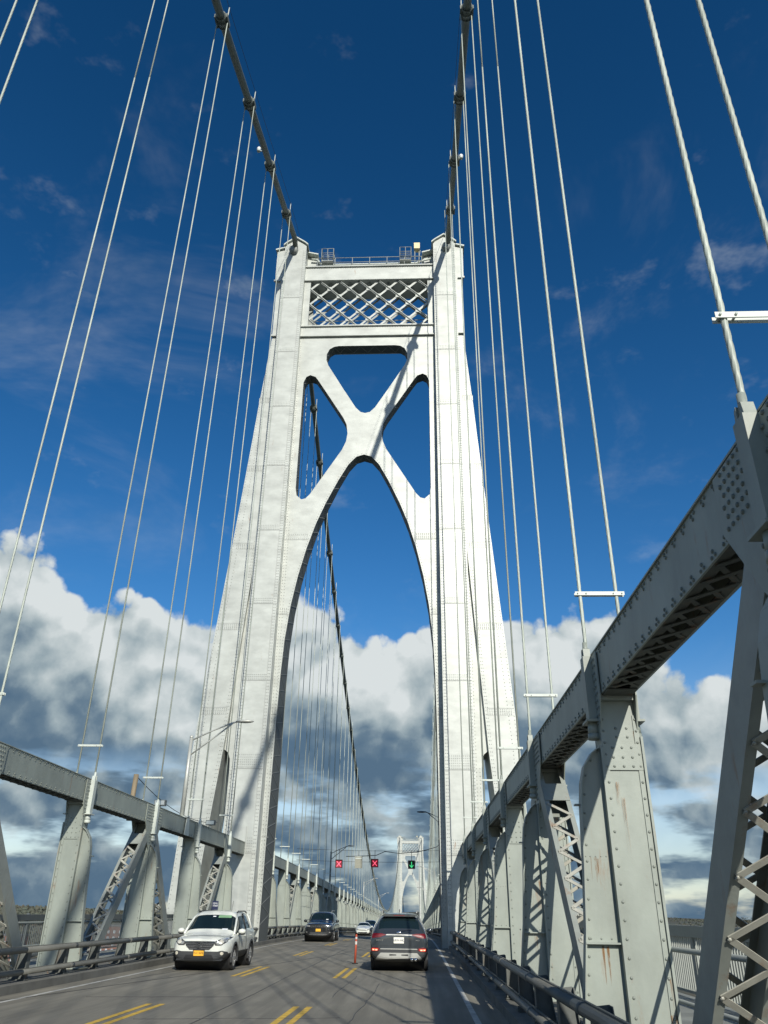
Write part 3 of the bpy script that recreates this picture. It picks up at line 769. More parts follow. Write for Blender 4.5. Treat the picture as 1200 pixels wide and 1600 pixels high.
    # cross strut below the deck
    m_ = MB(2); m_.box(-5.0, 5.0, -1.2, 1.2, -9, -6.2); m_.build('lower_strut', TW, t, O)
    m_ = MB(2); m_.box(-10.9, 10.9, -1.0, 1.0, -30, -27.5); m_.build('lower_strut', TW, t, O)
    # maintenance walk on top of the portal
    m_ = MB(2); z0 = zc(49.5)
    for z in (z0+.55, z0+1.05): m_.tube([(-4.4, -1.5, z), (4.4, -1.5, z)], .03, 6); m_.tube([(-4.4, .6, z), (4.4, .6, z)], .03, 6)
    for k in range(7): x = -4.4+k*8.8/6; m_.tube([(x, -1.5, z0), (x, -1.5, z0+1.05)], .03, 6); m_.tube([(x, .6, z0), (x, .6, z0+1.05)], .03, 6)
    m_.build('walkway_rail', M['railL'], t, O)
    m_ = MB(2); m_.tube([(-5.0, -1.15, z0+1.3), (-4.5, -1.15, z0+1.25), (-4.2, -1.15, z0+.75), (-3.9, -1.15, z0+.62), (3.9, -1.15, z0+.62), (4.2, -1.15, z0+.75), (4.6, -1.15, z0+.95), (5.2, -1.15, z0+1.1)], .09, 8); m_.build('duct_pipe', M['white'], t, O)
    for x0, x1 in ((-4.1, -3.1), (2.55, 3.5)):
        m_ = MB(2)
        for x in (x0, (x0+x1)/2, x1):
            for y in (-1.6, -.9): m_.tube([(x, y, z0+.7), (x, y, z0+2.05)], .025, 6)
        for z in (z0+1.1, z0+1.55, z0+2.05):
            for y in (-1.6, -.9): m_.tube([(x0, y, z), (x1, y, z)], .025, 6)
            for x in (x0, x1): m_.tube([(x, -1.6, z), (x, -.9, z)], .025, 6)
        m_.box(x0, x1, -1.6, -.9, z0+.62, z0+.7); m_.build('access_cage', M['railL'], t, O)
    m_ = MB(2); m_.box(3.75, 4.25, -1.5, -1.0, z0+2.0, z0+2.65); m_.build('electrical_box', M['ybox'], t, O)
    m_ = MB(2)
    for x in (3.82, 4.18): m_.tube([(x, -1.25, z0), (x, -1.25, z0+2.0)], .04, 6)
    m_.tube([(4.0, -1.25, z0), (4.3, -1.25, z0+2.0)], .025, 6); m_.build('box_stand', M['railL'], t, O)
tw = thing('suspension_tower', 'huge pale steel tower with crossed braces straddling the road nearby', 'bridge tower', (0, TY, 0), 'towers of the suspension bridge')
tower_parts(tw, True)
# rust stain plates and access plate on the left leg
m_ = MB(); m_.box(-6.9, -6.0, 47.35, 47.52, 5.05, 6.0); m_.build('bearing_cover', M['tower'], tw)
tf = thing('suspension_tower', 'small distant pale tower seen through the arch of the near tower', 'bridge tower', (bend(504), 504, gz(504)-1.2), 'towers of the suspension bridge')
tower_parts(tf, False)

# ---------------------------------------------------------------- main cables with bands
def gnode(k): return 49.6+PAN*k if k < 0 else 50.7+PAN*k
def cable(s, label):
    t = thing('main_cable', label, 'main cable', (cx(s, -170), -170, cz(-170)), 'main cables of the suspension bridge')
    yy = [-170]+list(range(-160, 46, 4))+[47.0, 47.9]
    P_ = [(cx(s, y), y, cz(y)) for y in yy]; yy2 = [52.1, 53.5]+list(range(56, 502, 5))+[501.9]
    P2 = [(cx(s, y), y, cz(y)) for y in yy2]
    m_ = MB(); m_.tube([(cx(s, 47), 48, 51.45)]+[p for p in reversed(P_)][1:], .215, 14); m_.build('cable_span', M['cable'], t)
    m_ = MB(); m_.tube(P2, .215, 10); m_.build('cable_span', M['cable'], t)
    m_ = MB(); yy3 = [506.2]+list(range(515, 740, 15)); m_.tube([(cx(s, y), y, cz(y)) for y in yy3], .215, 8); m_.build('cable_span', M['cable'], t)
    # bands: collar with bolted ears and a hand-rope stanchion
    def band(y, full):
        m_ = MB(); dz = (cz(y+.5)-cz(y-.5)); d = Vector((0, 1, dz)).normalized(); up = Vector((0, -d.z, d.y))
        r = .258; m_.tube([-d*.36, d*.36], r, 14 if full else 8)
        if full:
            m_.tube([-d*.36, -d*.30], r+.04, 14); m_.tube([d*.30, d*.36], r+.04, 14); m_.tube([-d*.06, d*.06], r+.035, 14)
            for o in (-.30, .30):
                m_.box(o-.05, o+.05, -.30, .30, -.17, .12)
                for k in range(4): m_.ball((o, -.24+k*.16, .15), .035, 6)
        return m_
    near = band(30, True).mesh('cable_band', M['cable'])
    b = wl(t)
    st = MB(); st.tube([(0, 0, .2), (0, 0, 1.15)], .03, 6); stm = st.mesh('stanchion', M['white'])
    for k in list(range(-11, 0))+list(range(1, 71)):
        y = gnode(k)
        me = near if (k < 0) else band(y, k < 6 or False).mesh('cable_band', M['wire' if k > 200 else 'cable'])
        o = link('cable_band', me, t, (cx(s, y)-b.x, y-b.y, cz(y)-b.z))
        if -8 < k < 12:
            for q in (-1, 1): link('stanchion', stm, o, (q*.26, 0, 0))
    return t
cable(-1, 'thick dark cable running up to the top of the left tower leg')
cable(1, 'thick dark cable running up to the top of the right tower leg')
for s in (-1, 1):
    for q in (-1, 1):
        m_ = MB(); P_ = [(cx(s, gnode(k))+q*.26, gnode(k), cz(gnode(k))+1.12) for k in range(-8, 0)]+[(cx(s, 47)+q*.26, 47.8, 53.0)]
        m_.tube(P_, .012, 5); o = m_.build('hand_rope', M['wire'])
        tag(o, '%s thin hand rope strung above the cable to the %s tower leg' % ('inner' if q*s < 0 else 'outer', 'left' if s < 0 else 'right'), 'hand rope', 'hand ropes above the main cables')
for s, y, lb in ((-1, 22.6, 'white cable light at the top edge of the picture on the left cable'), (-1, 35.2, 'white cable light halfway down the left cable'),
                 (1, 22.6, 'white cable light at the top edge of the picture on the right cable'), (1, 36.6, 'white cable light lower on the right cable')):
    t = thing('necklace_light', lb, 'cable light', (cx(s, y)+s*.45, y, cz(y)+.1), 'lights along the main cables')
    m_ = MB(); m_.ball((0, 0, .12), (.15, .15, .18), 10); m_.build('lamp_globe', M['globe'], t, (0, 0, 0))
    m_ = MB(); m_.tube([(0, 0, -.12), (0, 0, .02)], .12, 10); m_.bar((0, 0, -.08), (-s*.3, 0, -.1), .05, .05); m_.build('lamp_base', M['white'], t, (0, 0, 0))

# ---------------------------------------------------------------- suspenders
def rope_mesh(x, y, z0, z1, twist):
    m_ = MB()
    if not twist: m_.tube([(x, y, z0), (x, y, (z0+z1)/2), (x, y, z1)], .028, 8); return m_
    n = 18; vs = []; fs = []; st = .045; cnt = int((z1-z0)/st); m_.smooth = True
    for i in range(cnt+1):
        z = z0+(z1-z0)*i/cnt; ph = 2*math.pi*z/.95
        for k in range(n):
            a = 2*math.pi*k/n; r = .0255+.0048*math.cos(6*(a-ph)); vs.append((x+r*math.cos(a), y+r*math.sin(a), z))
    for i in range(cnt):
        for k in range(n): fs.append((i*n+k, i*n+(k+1) % n, (i+1)*n+(k+1) % n, (i+1)*n+k))
    m_.add(vs, fs); return m_
_U = ['first', 'second', 'third', 'fourth', 'fifth', 'sixth', 'seventh', 'eighth', 'ninth', 'tenth', 'eleventh', 'twelfth', 'thirteenth', 'fourteenth', 'fifteenth', 'sixteenth', 'seventeenth', 'eighteenth', 'nineteenth']
_T = {2: ('twenty', 'twentieth'), 3: ('thirty', 'thirtieth'), 4: ('forty', 'fortieth'), 5: ('fifty', 'fiftieth'), 6: ('sixty', 'sixtieth'), 7: ('seventy', 'seventieth')}
def ordw(n): return _U[n-1] if n < 20 else (_T[n//10][1] if n % 10 == 0 else _T[n//10][0]+' '+_U[n % 10-1])
def suspender(s, k):
    y = gnode(k); c = xs(s, y); z0 = gz(y)+CH1; top = cz(y)
    side = 'left' if s < 0 else 'right'
    if k < 0: lb = '%s hanger rope pair this side of the near tower, counted from its %s leg' % (ordw(-k), side)
    else: lb = '%s hanger rope pair beyond the near tower on the %s side' % (ordw(k), side)
    grp = 'hanger ropes on the %s cable' % side
    if k >= 14:
        m_ = MB(); 
        for o in (-.28, .28): m_.tube([(c+o, y, z0-.6), (c+o, y, top)], .030, 5, cap=False)
        m_.bar((c-.34, y, z0+.98), (c+.34, y, z0+.98), .05, .06)
        m_.box(c-s*.36, c-s*.24, y-.08, y+.08, z0-1.0, z0+.05)
        t = m_.build('suspender', M['rope']); tag(t, lb, 'hanger ropes', grp); return
    t = thing('suspender', lb, 'hanger ropes', (c, y, gz(y)+CH0), grp)
    for o, nm in ((-.28, 'i'), (.28, 'o')):
        x = c-.02*s+o; tw_ = (s > 0 and k in (-7, -6, -5)) or (s < 0 and k in (-6, -5))
        mid = min(z0+.95+26, top)
        rp = rope_mesh(x, y, z0-.2, min(top, z0+24) if tw_ else top, tw_)
        if tw_ and top > z0+24: rp.tube([(x, y, z0+24), (x, y, top)], .027, 8)
        rp.build('rope', M['rope'], t)
    m_ = MB(); m_.box(c-.38, c+.38, y-.040, y-.029, z0+.975, z0+1.035); m_.box(c-.38, c+.38, y+.029, y+.040, z0+.975, z0+1.035)
    for o in (-.34, -.21, .21, .34): m_.tube([(c+o, y-.055, z0+1.005), (c+o, y+.055, z0+1.005)], .013, 6)
    m_.build('spreader_bar', M['white'], t)
    for o in (-.30, .30):
        x = c-.02*s+o*.97+(.0)
        m_ = MB(); e = .07
        m_.box(x-e, x+e, y-.10, y+.10, CH0+gz(y)-.32, z0-.02)                       # casting on the chord web
        m_.box(x-e-.05, x+e+.05, y-.17, y+.17, CH0+gz(y)-.35, CH0+gz(y)-.32)
        for q in (-1, 1): m_.plate([[(y+q*.035, z0-.02), (y+q*.09, z0-.02), (y+q*.07, z0+.10), (y+q*.035, z0+.12)]], x-.05, x+.05, axis='x')
        m_.tube([(x, y, z0-.02), (x, y, z0+.22)], [.045, .034], 10)
        m_.tube([(x, y, CH0+gz(y)-.50), (x, y, CH0+gz(y)-.35)], [.085, .078], 14); m_.tube([(x, y, CH0+gz(y)-.58), (x, y, CH0+gz(y)-.5)], [.095, .09], 14)
        m_.build('socket', M['white'] if s < 0 else M['steel'], t)
for s in (-1, 1):
    for k in list(range(-11, 0))+list(range(1, 71)): suspender(s, k)

# ---------------------------------------------------------------- guard rails
def rx(s, y): return (-5.26 if s < 0 else 5.64)+bend(y)
def rail_post(s):
    m_ = MB()
    def B(o0, o1, y0, y1, z0, z1): m_.box(s*o0, s*o1, y0, y1, z0, z1)
    m_.plate([[(s*-.06, .84), (s*.12, .86), (s*.16, .5), (s*.20, .28), (s*.34, .19), (s*-.06, .19)]], -.012, .012)
    m_.plate([[(s*-.072, .84), (s*-.06, .84), (s*-.06, .19), (s*-.072, .19)]], -.09, .09)
    m_.bar((s*.13, 0, .85), (s*.17, 0, .5), .16, .014, up=(s, 0, 0)); m_.bar((s*.17, 0, .5), (s*.21, 0, .28), .16, .014, up=(s, 0, 0))
    B(-.12, .38, -.13, .13, .185, .205)
    for o in (-.08, .32):
        for y in (-.09, .09): m_.tube([(s*o, y, .2), (s*o, y, .25)], .018, 6)
    return m_
RPM = {s: rail_post(s).mesh('rail_post', M['railpost']) for s in (-1, 1)}
def guard(s, y0, y1, label):
    t = thing('guard_rail', label, 'guard rail', (rx(s, y0), y0, gz(y0)), 'guard rails along the kerbs'); b = wl(t)
    yy = [y0]+[y for y in ys if y0 < y < y1]+[y1]
    for z, hh in ((.80, .06), (.36, .055)):
        m_ = MB()
        for a, c in zip(yy, yy[1:]):
            p = (rx(s, a)-s*.12, a, gz(a)+z); q = (rx(s, c)-s*.12, c, gz(c)+z)
            def off(v, dx, dz): return (v[0]+dx, v[1], v[2]+dz)
            m_.tube([off(p, 0, hh*.0), off(q, 0, 0)], hh, 10); 
            m_.bar(off(p, s*.05, 0), off(q, s*.05, 0), .03, hh*2.3)
        y = y0+1.0
        while y < min(y1, 60):
            m_.tube([(rx(s, y)-s*.12, y-.12, gz(y)+z), (rx(s, y)-s*.12, y+.12, gz(y)+z)], hh+.008, 10); y += 4.4
        m_.build('rail', M['rail'], t)
    y = y0+.75; n = 0; st = None
    while y < y1:
        if n < 100: link('rail_post', RPM[s], t, (rx(s, y)-b.x, y-b.y, gz(y)-b.z))
        else:
            if st is None: st = MB()
            st.box(rx(s, y)-.06, rx(s, y)+.1, y-.08, y+.08, gz(y)+.19, gz(y)+.84)
        y += 2.2; n += 1
    if st: o = st.build('rail_post', M['railpost'], t); o['kind'] = 'stuff'
guard(-1, -13.4, 200, 'weathered two-bar guard rail along the left kerb')
guard(1, -13.4, 200, 'shaded two-bar guard rail along the right kerb')
guard(-1, 200, 640, 'far stretch of the two-bar rail on the left kerb')
guard(1, 200, 640, 'far stretch of the two-bar rail on the right kerb')

# ---------------------------------------------------------------- walkway railings on the outer edges
def walkrail(s, y0, y1, label, light):
    x = (-9.3 if s < 0 else 9.75)
    t = thing('walkway_railing', label, 'railing', (x, y0, 0), 'pedestrian railings')
    pm = MB(); Lp = 3.175
    for k in range(22):
        y = .07+k*Lp/22; pm.box(-.012, .012, y-.012, y+.012, .22, 1.28)
    pm.box(-.02, .02, 0, Lp, .20, .25)
    mesh = pm.mesh('baluster_panel', M['railL' if light else 'railD']); rm = MB(); rm.box(-.07, .07, 0, Lp, 1.28, 1.46 if s < 0 else 1.50); rmesh = rm.mesh('top_rail', M['railD' if not light else 'railL'])
    qm = MB(); qm.box(-.05, .05, -.04, .04, .1, 1.5); qmesh = qm.mesh('railing_post', M['railD' if not light else 'railL'])
    y = y0
    while y < y1:
        l = (bend(y), y-y0, gz(y)); link('baluster_panel', mesh, t, l); link('top_rail', rmesh, t, l); link('railing_post', qmesh, t, l); y += Lp
walkrail(-1, -6, 120, 'dark-topped pedestrian railing beyond the left truss', False)
walkrail(1, -6, 120, 'pedestrian railing with close upright bars beyond the right truss', True)

# ---------------------------------------------------------------- street lamps on the trusses
def lamp(s, y, label, dark=False):
    x = xs(s, y); z = gz(y)+CH1; mt = M['lampD' if dark else 'lamp']
    t = thing('street_lamp', label, 'street lamp', (x, y, z), 'lamps mounted on the trusses'); O = (0, 0, 0)
    m_ = MB(); m_.plate([[(-.34, -.66), (.34, -.66), (.16, .12), (-.16, .12)]], .30*s*-1, .27*s*-1, axis='x'); m_.tube([(0, 0, 0), (0, 0, .1)], .16, 10)
    m_.plate([[(-.30, .02), (.30, .02), (.30, .05), (-.30, .05)]], -.3, .3); m_.build('mounting_bracket', M['white'], t, O)
    m_ = MB(); m_.tube([(0, 0, .05), (0, 0, 3.35)], [.10, .075], 10); m_.ball((0, 0, 3.4), .09, 8); m_.build('pole', mt, t, O)
    m_ = MB(); m_.tube([(0, 0, 3.25), (-s*.9, 0, 3.68), (-s*1.75, 0, 4.02), (-s*2.0, 0, 4.08)], .035, 8); m_.tube([(0, 0, 2.6), (-s*.9, 0, 3.3), (-s*1.6, 0, 3.85), (-s*1.8, 0, 4.02)], .035, 8)
    m_.tube([(-s*.45, 0, 2.97), (-s*.45, 0, 3.46)], .02, 6); m_.build('arm', mt, t, O)
    m_ = MB(); m_.ball((-s*2.32, 0, 4.10), (.42, .16, .075), 14); m_.build('lamp_head', M['lampD' if dark else 'lamp'], t, O)
lamp(-1, 35.0, 'nearest street lamp on the left truss just before the tower')
lamp(-1, 98.2, 'dark street lamp on the left truss beyond the tower', True)
lamp(-1, 161.7, 'small pale street lamp on the left truss far beyond the tower')
lamp(-1, 225.2, 'tiny pale street lamp on the left truss near the dip of the cable')
lamp(1, 68.0, 'dark-headed street lamp reaching out behind the right tower leg', True)
lamp(1, 130.0, 'pale street lamp on the right truss beside the far tower')
lamp(1, 193.5, 'tiny pale street lamp low on the right in front of the far tower')

# ---------------------------------------------------------------- lane signals on span wires
SY = 70.0; SX0, SX1 = xs(-1, SY), xs(1, SY)
def wire(pts, label, group='span wires over the road', r=.022):
    m_ = MB(); m_.tube(pts, r, 6); o = m_.build('span_wire', M['wire']); tag(o, label, 'wire', group); return o
def sagp(x0, z0, x1, z1, sag, y, n=14): return [(x0+(x1-x0)*i/n, y, z0+(z1-z0)*i/n-sag*4*(i/n)*(1-i/n)) for i in range(n+1)]
g0 = gz(SY)
for i, z in enumerate((6.4, 5.55)):
    m_ = MB(); m_.tube(sagp(SX0, g0+z+.1, SX1, g0+z+.1, .1, SY), .014, 6); o = m_.build('span_wire', M['wire'])
    tag(o, ['upper', 'lower'][i]+' straight wire carrying the lane signals', 'wire', 'span wires over the road')
m_ = MB(); pp = [(-2.2, 5.95), (-.6, 6.0), (.3, 6.06), (1.0, 6.35), (2.2, 6.22), (3.6, 6.33), (4.4, 6.5), (5.3, 6.75), (5.75, 7.2), (6.2, 8.2)]
m_.tube([(x, SY-.1, g0+z) for x, z in pp], .03, 6); tag(m_.build('power_cable', M['wire']), 'loose black cable looping over the signals to the right tower leg', 'cable')
def signal(x, z, kind, label):
    t = thing('lane_signal', label, 'lane signal', (x, SY, z), 'lane signals hanging over the road'); O = (0, 0, 0); w = .27
    m_ = MB(); m_.box(-w, w, -.10, .12, -.30, .30); 
    for q in (-1, 1): m_.box(q*w, q*(w+.02), -.24, .1, -.30, .30)
    m_.box(-w-.02, w+.02, -.24, .1, .30, .32); m_.build('housing', M['sigbox'], t, O)
    m_ = MB(); m_.tube([(0, 0, .32), (0, 0, .32+(g0+6.45-z-.32))], .022, 6); m_.build('hanger_rod', M['sigbox'], t, O)
    if kind == 'x':
        m_ = MB(); m_.box(-w+.02, w-.02, -.104, -.101, -.27, .27); m_.build('screen', M['ledredbg'], t, O)
        m_ = MB(); m_.bar((-.17, -.112, -.19), (.17, -.112, .19), .04, .012, up=(0, 1, 0)); m_.bar((-.17, -.118, .19), (.17, -.118, -.19), .04, .012, up=(0, 1, 0)); m_.build('red_cross', M['ledred'], t, O)
    else:
        m_ = MB(); m_.bar((0, -.112, .22), (0, -.112, -.17), .05, .012, up=(0, 1, 0)); m_.bar((-.15, -.118, -.02), (0.0, -.118, -.21), .05, .012, up=(0, 1, 0)); m_.bar((.15, -.124, -.02), (0.0, -.124, -.21), .05, .012, up=(0, 1, 0)); m_.build('green_arrow', M['ledgreen'], t, O)
signal(-2.78, 5.22, 'x', 'leftmost overhead signal showing a red X')
signal(.18, 5.30, 'x', 'overhead signal showing a red X beside the dark left cable')
signal(3.2, 5.22, 'a', 'overhead signal showing a green downward arrow')
t = thing('signal_back', 'plain beige box hanging between the two red X signals', 'signal box', (-1.16, SY, 5.36))
m_ = MB(); m_.box(-.29, .29, -.1, .1, -.44, .40); m_.build('housing', M['sigback'], t, (0, 0, 0))
m_ = MB(); m_.box(-.31, .31, -.12, .12, .403, .46); m_.box(-.27, .27, -.13, -.103, .25, .33); m_.build('hood', M['white'], t, (0, 0, 0))
m_ = MB(); m_.tube([(0, 0, .46), (0, 0, g0+6.4-5.36)], .02, 6); m_.build('hanger_rod', M['sigbox'], t, (0, 0, 0))
# the same set of signs far off, just before the far tower
for i, (x, kind, lb) in enumerate(((-8.0, 'ledredbg', 'tiny distant signal left of the far tower arch'), (-3.5, 'sigbox', 'tiny dark distant signal inside the far tower arch'), (-.9, 'paper', 'tiny white distant sign inside the far tower arch'), (2.0, 'sigbox', 'tiny dark distant signal at the right of the far tower arch'))):
    y = 440; m_ = MB(); m_.box(x-.5+bend(y), x+.5+bend(y), y-.1, y+.1, gz(y)+6.9, gz(y)+8.2); m_.tube([(x+bend(y), y, gz(y)+8.2), (x+bend(y), y, gz(y)+9.0)], .05, 5)
    tag(m_.build('lane_signal', M[kind]), lb, 'lane signal', 'distant lane signals at the far tower')
y = 440; m_ = MB(); m_.tube([(xs(-1, y), y, gz(y)+9), (xs(1, y), y, gz(y)+9)], .04, 5); tag(m_.build('span_wire', M['wire']), 'wire across the road just before the far tower', 'wire')

# rust streaks weeping from rivets on the near right post and others
def stain(parent, pts):
    rs = random.Random(5)
    for x, y, z, w, h in pts:
        m_ = MB()
        for k in range(7):
            xx = x+rs.uniform(-.5, .5)*w; ww = rs.uniform(.10, .30)*w; hh = h*rs.uniform(.35, 1.0); z0 = z-rs.uniform(0, .03); dx = rs.uniform(-.01, .01)
            m_.add([(xx-ww/2, y-k*.0002, z0), (xx+ww/2, y-k*.0002, z0), (xx+dx+ww*.3, y-k*.0002, z0-hh*.6), (xx+dx, y-k*.0002, z0-hh), (xx+dx-ww*.3, y-k*.0002, z0-hh*.6)], [(0, 1, 2, 3, 4)])
        m_.build('rust_stain', M['stain'], parent)
TR = [o for o in bpy.data.objects if o.get('category') == 'bridge truss' and o.location.x > 0 and o.location.y < 0][0]
y_ = 11.5-.223; stain(TR, [(6.16, 11.5-.1325, 2.36, .10, .34), (6.62, y_, 3.10, .05, .9), (6.56, y_, 3.3, .04, .4), (6.95, 11.5-.2165, 1.0, .06, .5), (6.92, 11.5-.2165, .62, .07, .3), (6.20, 11.5-.1325, 1.33, .12, .45), (6.90, y_+.02, 4.0, .05, .3)])
y_ = 17.85-.1325; stain(TR, [(6.28, y_, 2.3, .06, .3), (6.16, y_, 1.3, .07, .5)])

# ---------------------------------------------------------------- small things on the left truss
def spot(x, y, z, label):
    t = thing('floodlight', label, 'floodlight', (x, y, z), 'floodlights on the left truss'); O = (0, 0, 0)
    m_ = MB(); m_.box(-.22, .22, -.1, .12, .20, .42); m_.build('housing', M['railD'], t, O)
    m_ = MB(); m_.box(-.19, .19, -.125, -.103, .23, .39); m_.build('lens', M['lens'], t, O)
    m_ = MB(); m_.tube([(0, 0, 0), (0, 0, .2)], .035, 6); m_.box(-.2, .2, -.12, .1, -.02, .02); m_.build('stand', M['white'], t, O)
spot(-6.5, 32.6, CH1+.03, 'small floodlight on the left truss in front of the street lamp')
spot(-6.3, 40.2, CH1+.03, 'small floodlight on the left truss beside the tower leg')
t = thing('wooden_pole', 'short brown wooden pole standing behind the left truss', 'wooden pole', (-6.62, 29.6, 4.5)); m_ = MB(); m_.tube([(0, 0, 0), (.03, 0, 1.6)], .09, 10); m_.build('pole', M['wood'], t, (0, 0, 0))
m_ = MB(); a, b = Vector((-6.59, 29.6, 6.05)), Vector((-6.9, 44.0, 5.85)); m_.tube([a.lerp(b, i/10)-Vector((0, 0, .5*4*(i/10)*(1-i/10))) for i in range(11)], .014, 5)
tag(m_.build('span_wire', M['wire']), 'thin sagging wire from the wooden pole to the tower', 'wire')
t = thing('globe_camera', 'white globe on a stem behind the left truss by the tower foot', 'globe', (-8.3, 38.0, 1.5)); m_ = MB(); m_.ball((0, 0, .9), .17, 12); m_.build('lamp_globe', M['globe'], t, (0, 0, 0)); m_ = MB(); m_.tube([(0, 0, -1.4), (0, 0, .75)], .04, 6); m_.build('pole', M['white'], t, (0, 0, 0))
t = thing('drain_pipe', 'thin pipe down the front of the left tower leg', 'pipe', (-5.8, 47.7, .2)); m_ = MB(); m_.tube([(-.95, 0, 3.9), (-.95, -.02, 1.9), (-.8, -.05, 1.75), (-.7, -.05, 1.7)], .06, 8); m_.build('pipe', M['railD'], t, (0, 0, 0))

t = thing('marker_sign', 'small navy sign with white figures on the left truss above the white SUV', 'sign', (-5.86, 41.0, 1.88)); m_ = MB(); m_.box(-.15, .15, -.012, 0, -.19, .19); m_.build('sign_plate', M['navy'], t, (0, 0, 0)); m_ = MB(); m_.tube([(0, .025, -1.68), (0, .025, .15)], .02, 6); m_.build('post', M['white'], t, (0, 0, 0))
m_ = MB(); m_.box(-.11, .11, -.018, -.013, .085, .11); m_.build('lettering', M['paper'], t, (0, 0, 0))
me = textmesh('1068', .125); me.transform(Matrix.Rotation(R(90), 4, 'X')); me.materials.clear(); me.materials.append(M['paper']); me.name = 'lettering'; link('lettering', me, t, (0, -.018, -.01))
# ---------------------------------------------------------------- delineator post
t = thing('delineator_post', 'orange flexible road post with white band in the middle of the road', 'road post', (1.47, 32.7, 0)); O = (0, 0, 0)
m_ = MB(); m_.tube([(0, 0, .02), (.03, 0, .93)], [.040, .036], 12); m_.tube([(.03, 0, .93), (.03, 0, .955)], [.036, .025], 12); m_.build('tube', M['orange'], t, O)
m_ = MB(); m_.tube([(.021, 0, .62), (.024, 0, .72)], .0415, 12, cap=False); m_.tube([(.026, 0, .80), (.028, 0, .86)], .0395, 12, cap=False); m_.build('reflective_band', M['refl'], t, O)
m_ = MB(); m_.tube([(0, 0, .003), (0, 0, .03)], [.12, .10], 14); m_.build('base', M['rubber'], t, O)

# ---------------------------------------------------------------- vehicles (front of the car towards -y, built at the origin)
def car_body(rings, wheels, paint, hw, glassq, windq, rearq):
    n = 8; bm = bmesh.new(); V = []
    for y, P in rings:
        row = [bm.verts.new((x, y+(P[8][i] if len(P) > 8 else 0), z)) for i, (x, z) in enumerate(P[:8])]
        row += [bm.verts.new((-x, y+(P[8][i] if len(P) > 8 else 0), z)) for i, (x, z) in list(enumerate(P[:8]))[-2:0:-1]]
        V.append(row)
    m_ = len(V[0])                                   # 14 points: 0 bottom centre .. 7 top centre .. mirror
    for i in range(len(V)-1):
        for k in range(m_):
            k2 = (k+1) % m_; kk = k if k < 7 else 13-k
            f = bm.faces.new((V[i][k], V[i][k2], V[i+1][k2], V[i+1][k])); f.smooth = True
            mi = 0
            if kk in (0, 1): mi = 1
            if kk == 4 and i in glassq: mi = 2
            if kk in (5, 6) and i in windq: mi = 3
            if kk in (5, 6) and i in rearq: mi = 4
            f.material_index = mi
    for row in (V[0], V[-1]):
        for a, b, c, d in ((0, 1, 13, None), (1, 2, 12, 13), (2, 3, 11, 12), (3, 4, 10, 11), (4, 5, 9, 10), (5, 6, 8, 9), (6, 7, 8, None)):
            f = bm.faces.new([row[q] for q in (a, b, c, d) if q is not None]); f.smooth = True; f.material_index = 1 if a < 2 else 0
    bmesh.ops.recalc_face_normals(bm, faces=bm.faces)
    me = bpy.data.meshes.new('b'); bm.to_mesh(me); bm.free()
    for q in range(6): me.materials.append(paint)
    o = bpy.data.objects.new('b', me); COL.objects.link(o)
    sb = o.modifiers.new('s', 'SUBSURF'); sb.levels = 2; sb.render_levels = 2
    cut = []
    for wy, wr in wheels:
        c = MB(); c.m = 0; c.tube([(-1.3, wy, wr), (1.3, wy, wr)], wr+.065, 28); cm = c.mesh('c', [M['black']]); co = bpy.data.objects.new('c', cm); COL.objects.link(co)
        bo = o.modifiers.new('w', 'BOOLEAN'); bo.object = co; bo.operation = 'DIFFERENCE'; bo.solver = 'EXACT'; bo.material_mode = 'TRANSFER'; cut.append(co)
    dg = bpy.context.evaluated_depsgraph_get(); dg.update()
    r = bpy.data.meshes.new_from_object(o.evaluated_get(dg))
    for q in [o]+cut: bpy.data.objects.remove(q)
    return r
def split_mesh(me, mi, name, mt, inset=0.0, push=0.0):
    bm = bmesh.new(); bm.from_mesh(me); keep = mi if isinstance(mi, (list, tuple)) else [mi]
    bmesh.ops.delete(bm, geom=[f for f in bm.faces if f.material_index not in keep], context='FACES')
    if inset and bm.faces: bmesh.ops.inset_region(bm, faces=bm.faces, thickness=inset, depth=push, use_boundary=True)
    r = bpy.data.meshes.new(name); bm.to_mesh(r); bm.free()
    for q in mt: r.materials.append(q)
    if len(mt) == 1: r.polygons.foreach_set('material_index', [0]*len(r.polygons))
    r.polygons.foreach_set('use_smooth', [True]*len(r.polygons)); return r
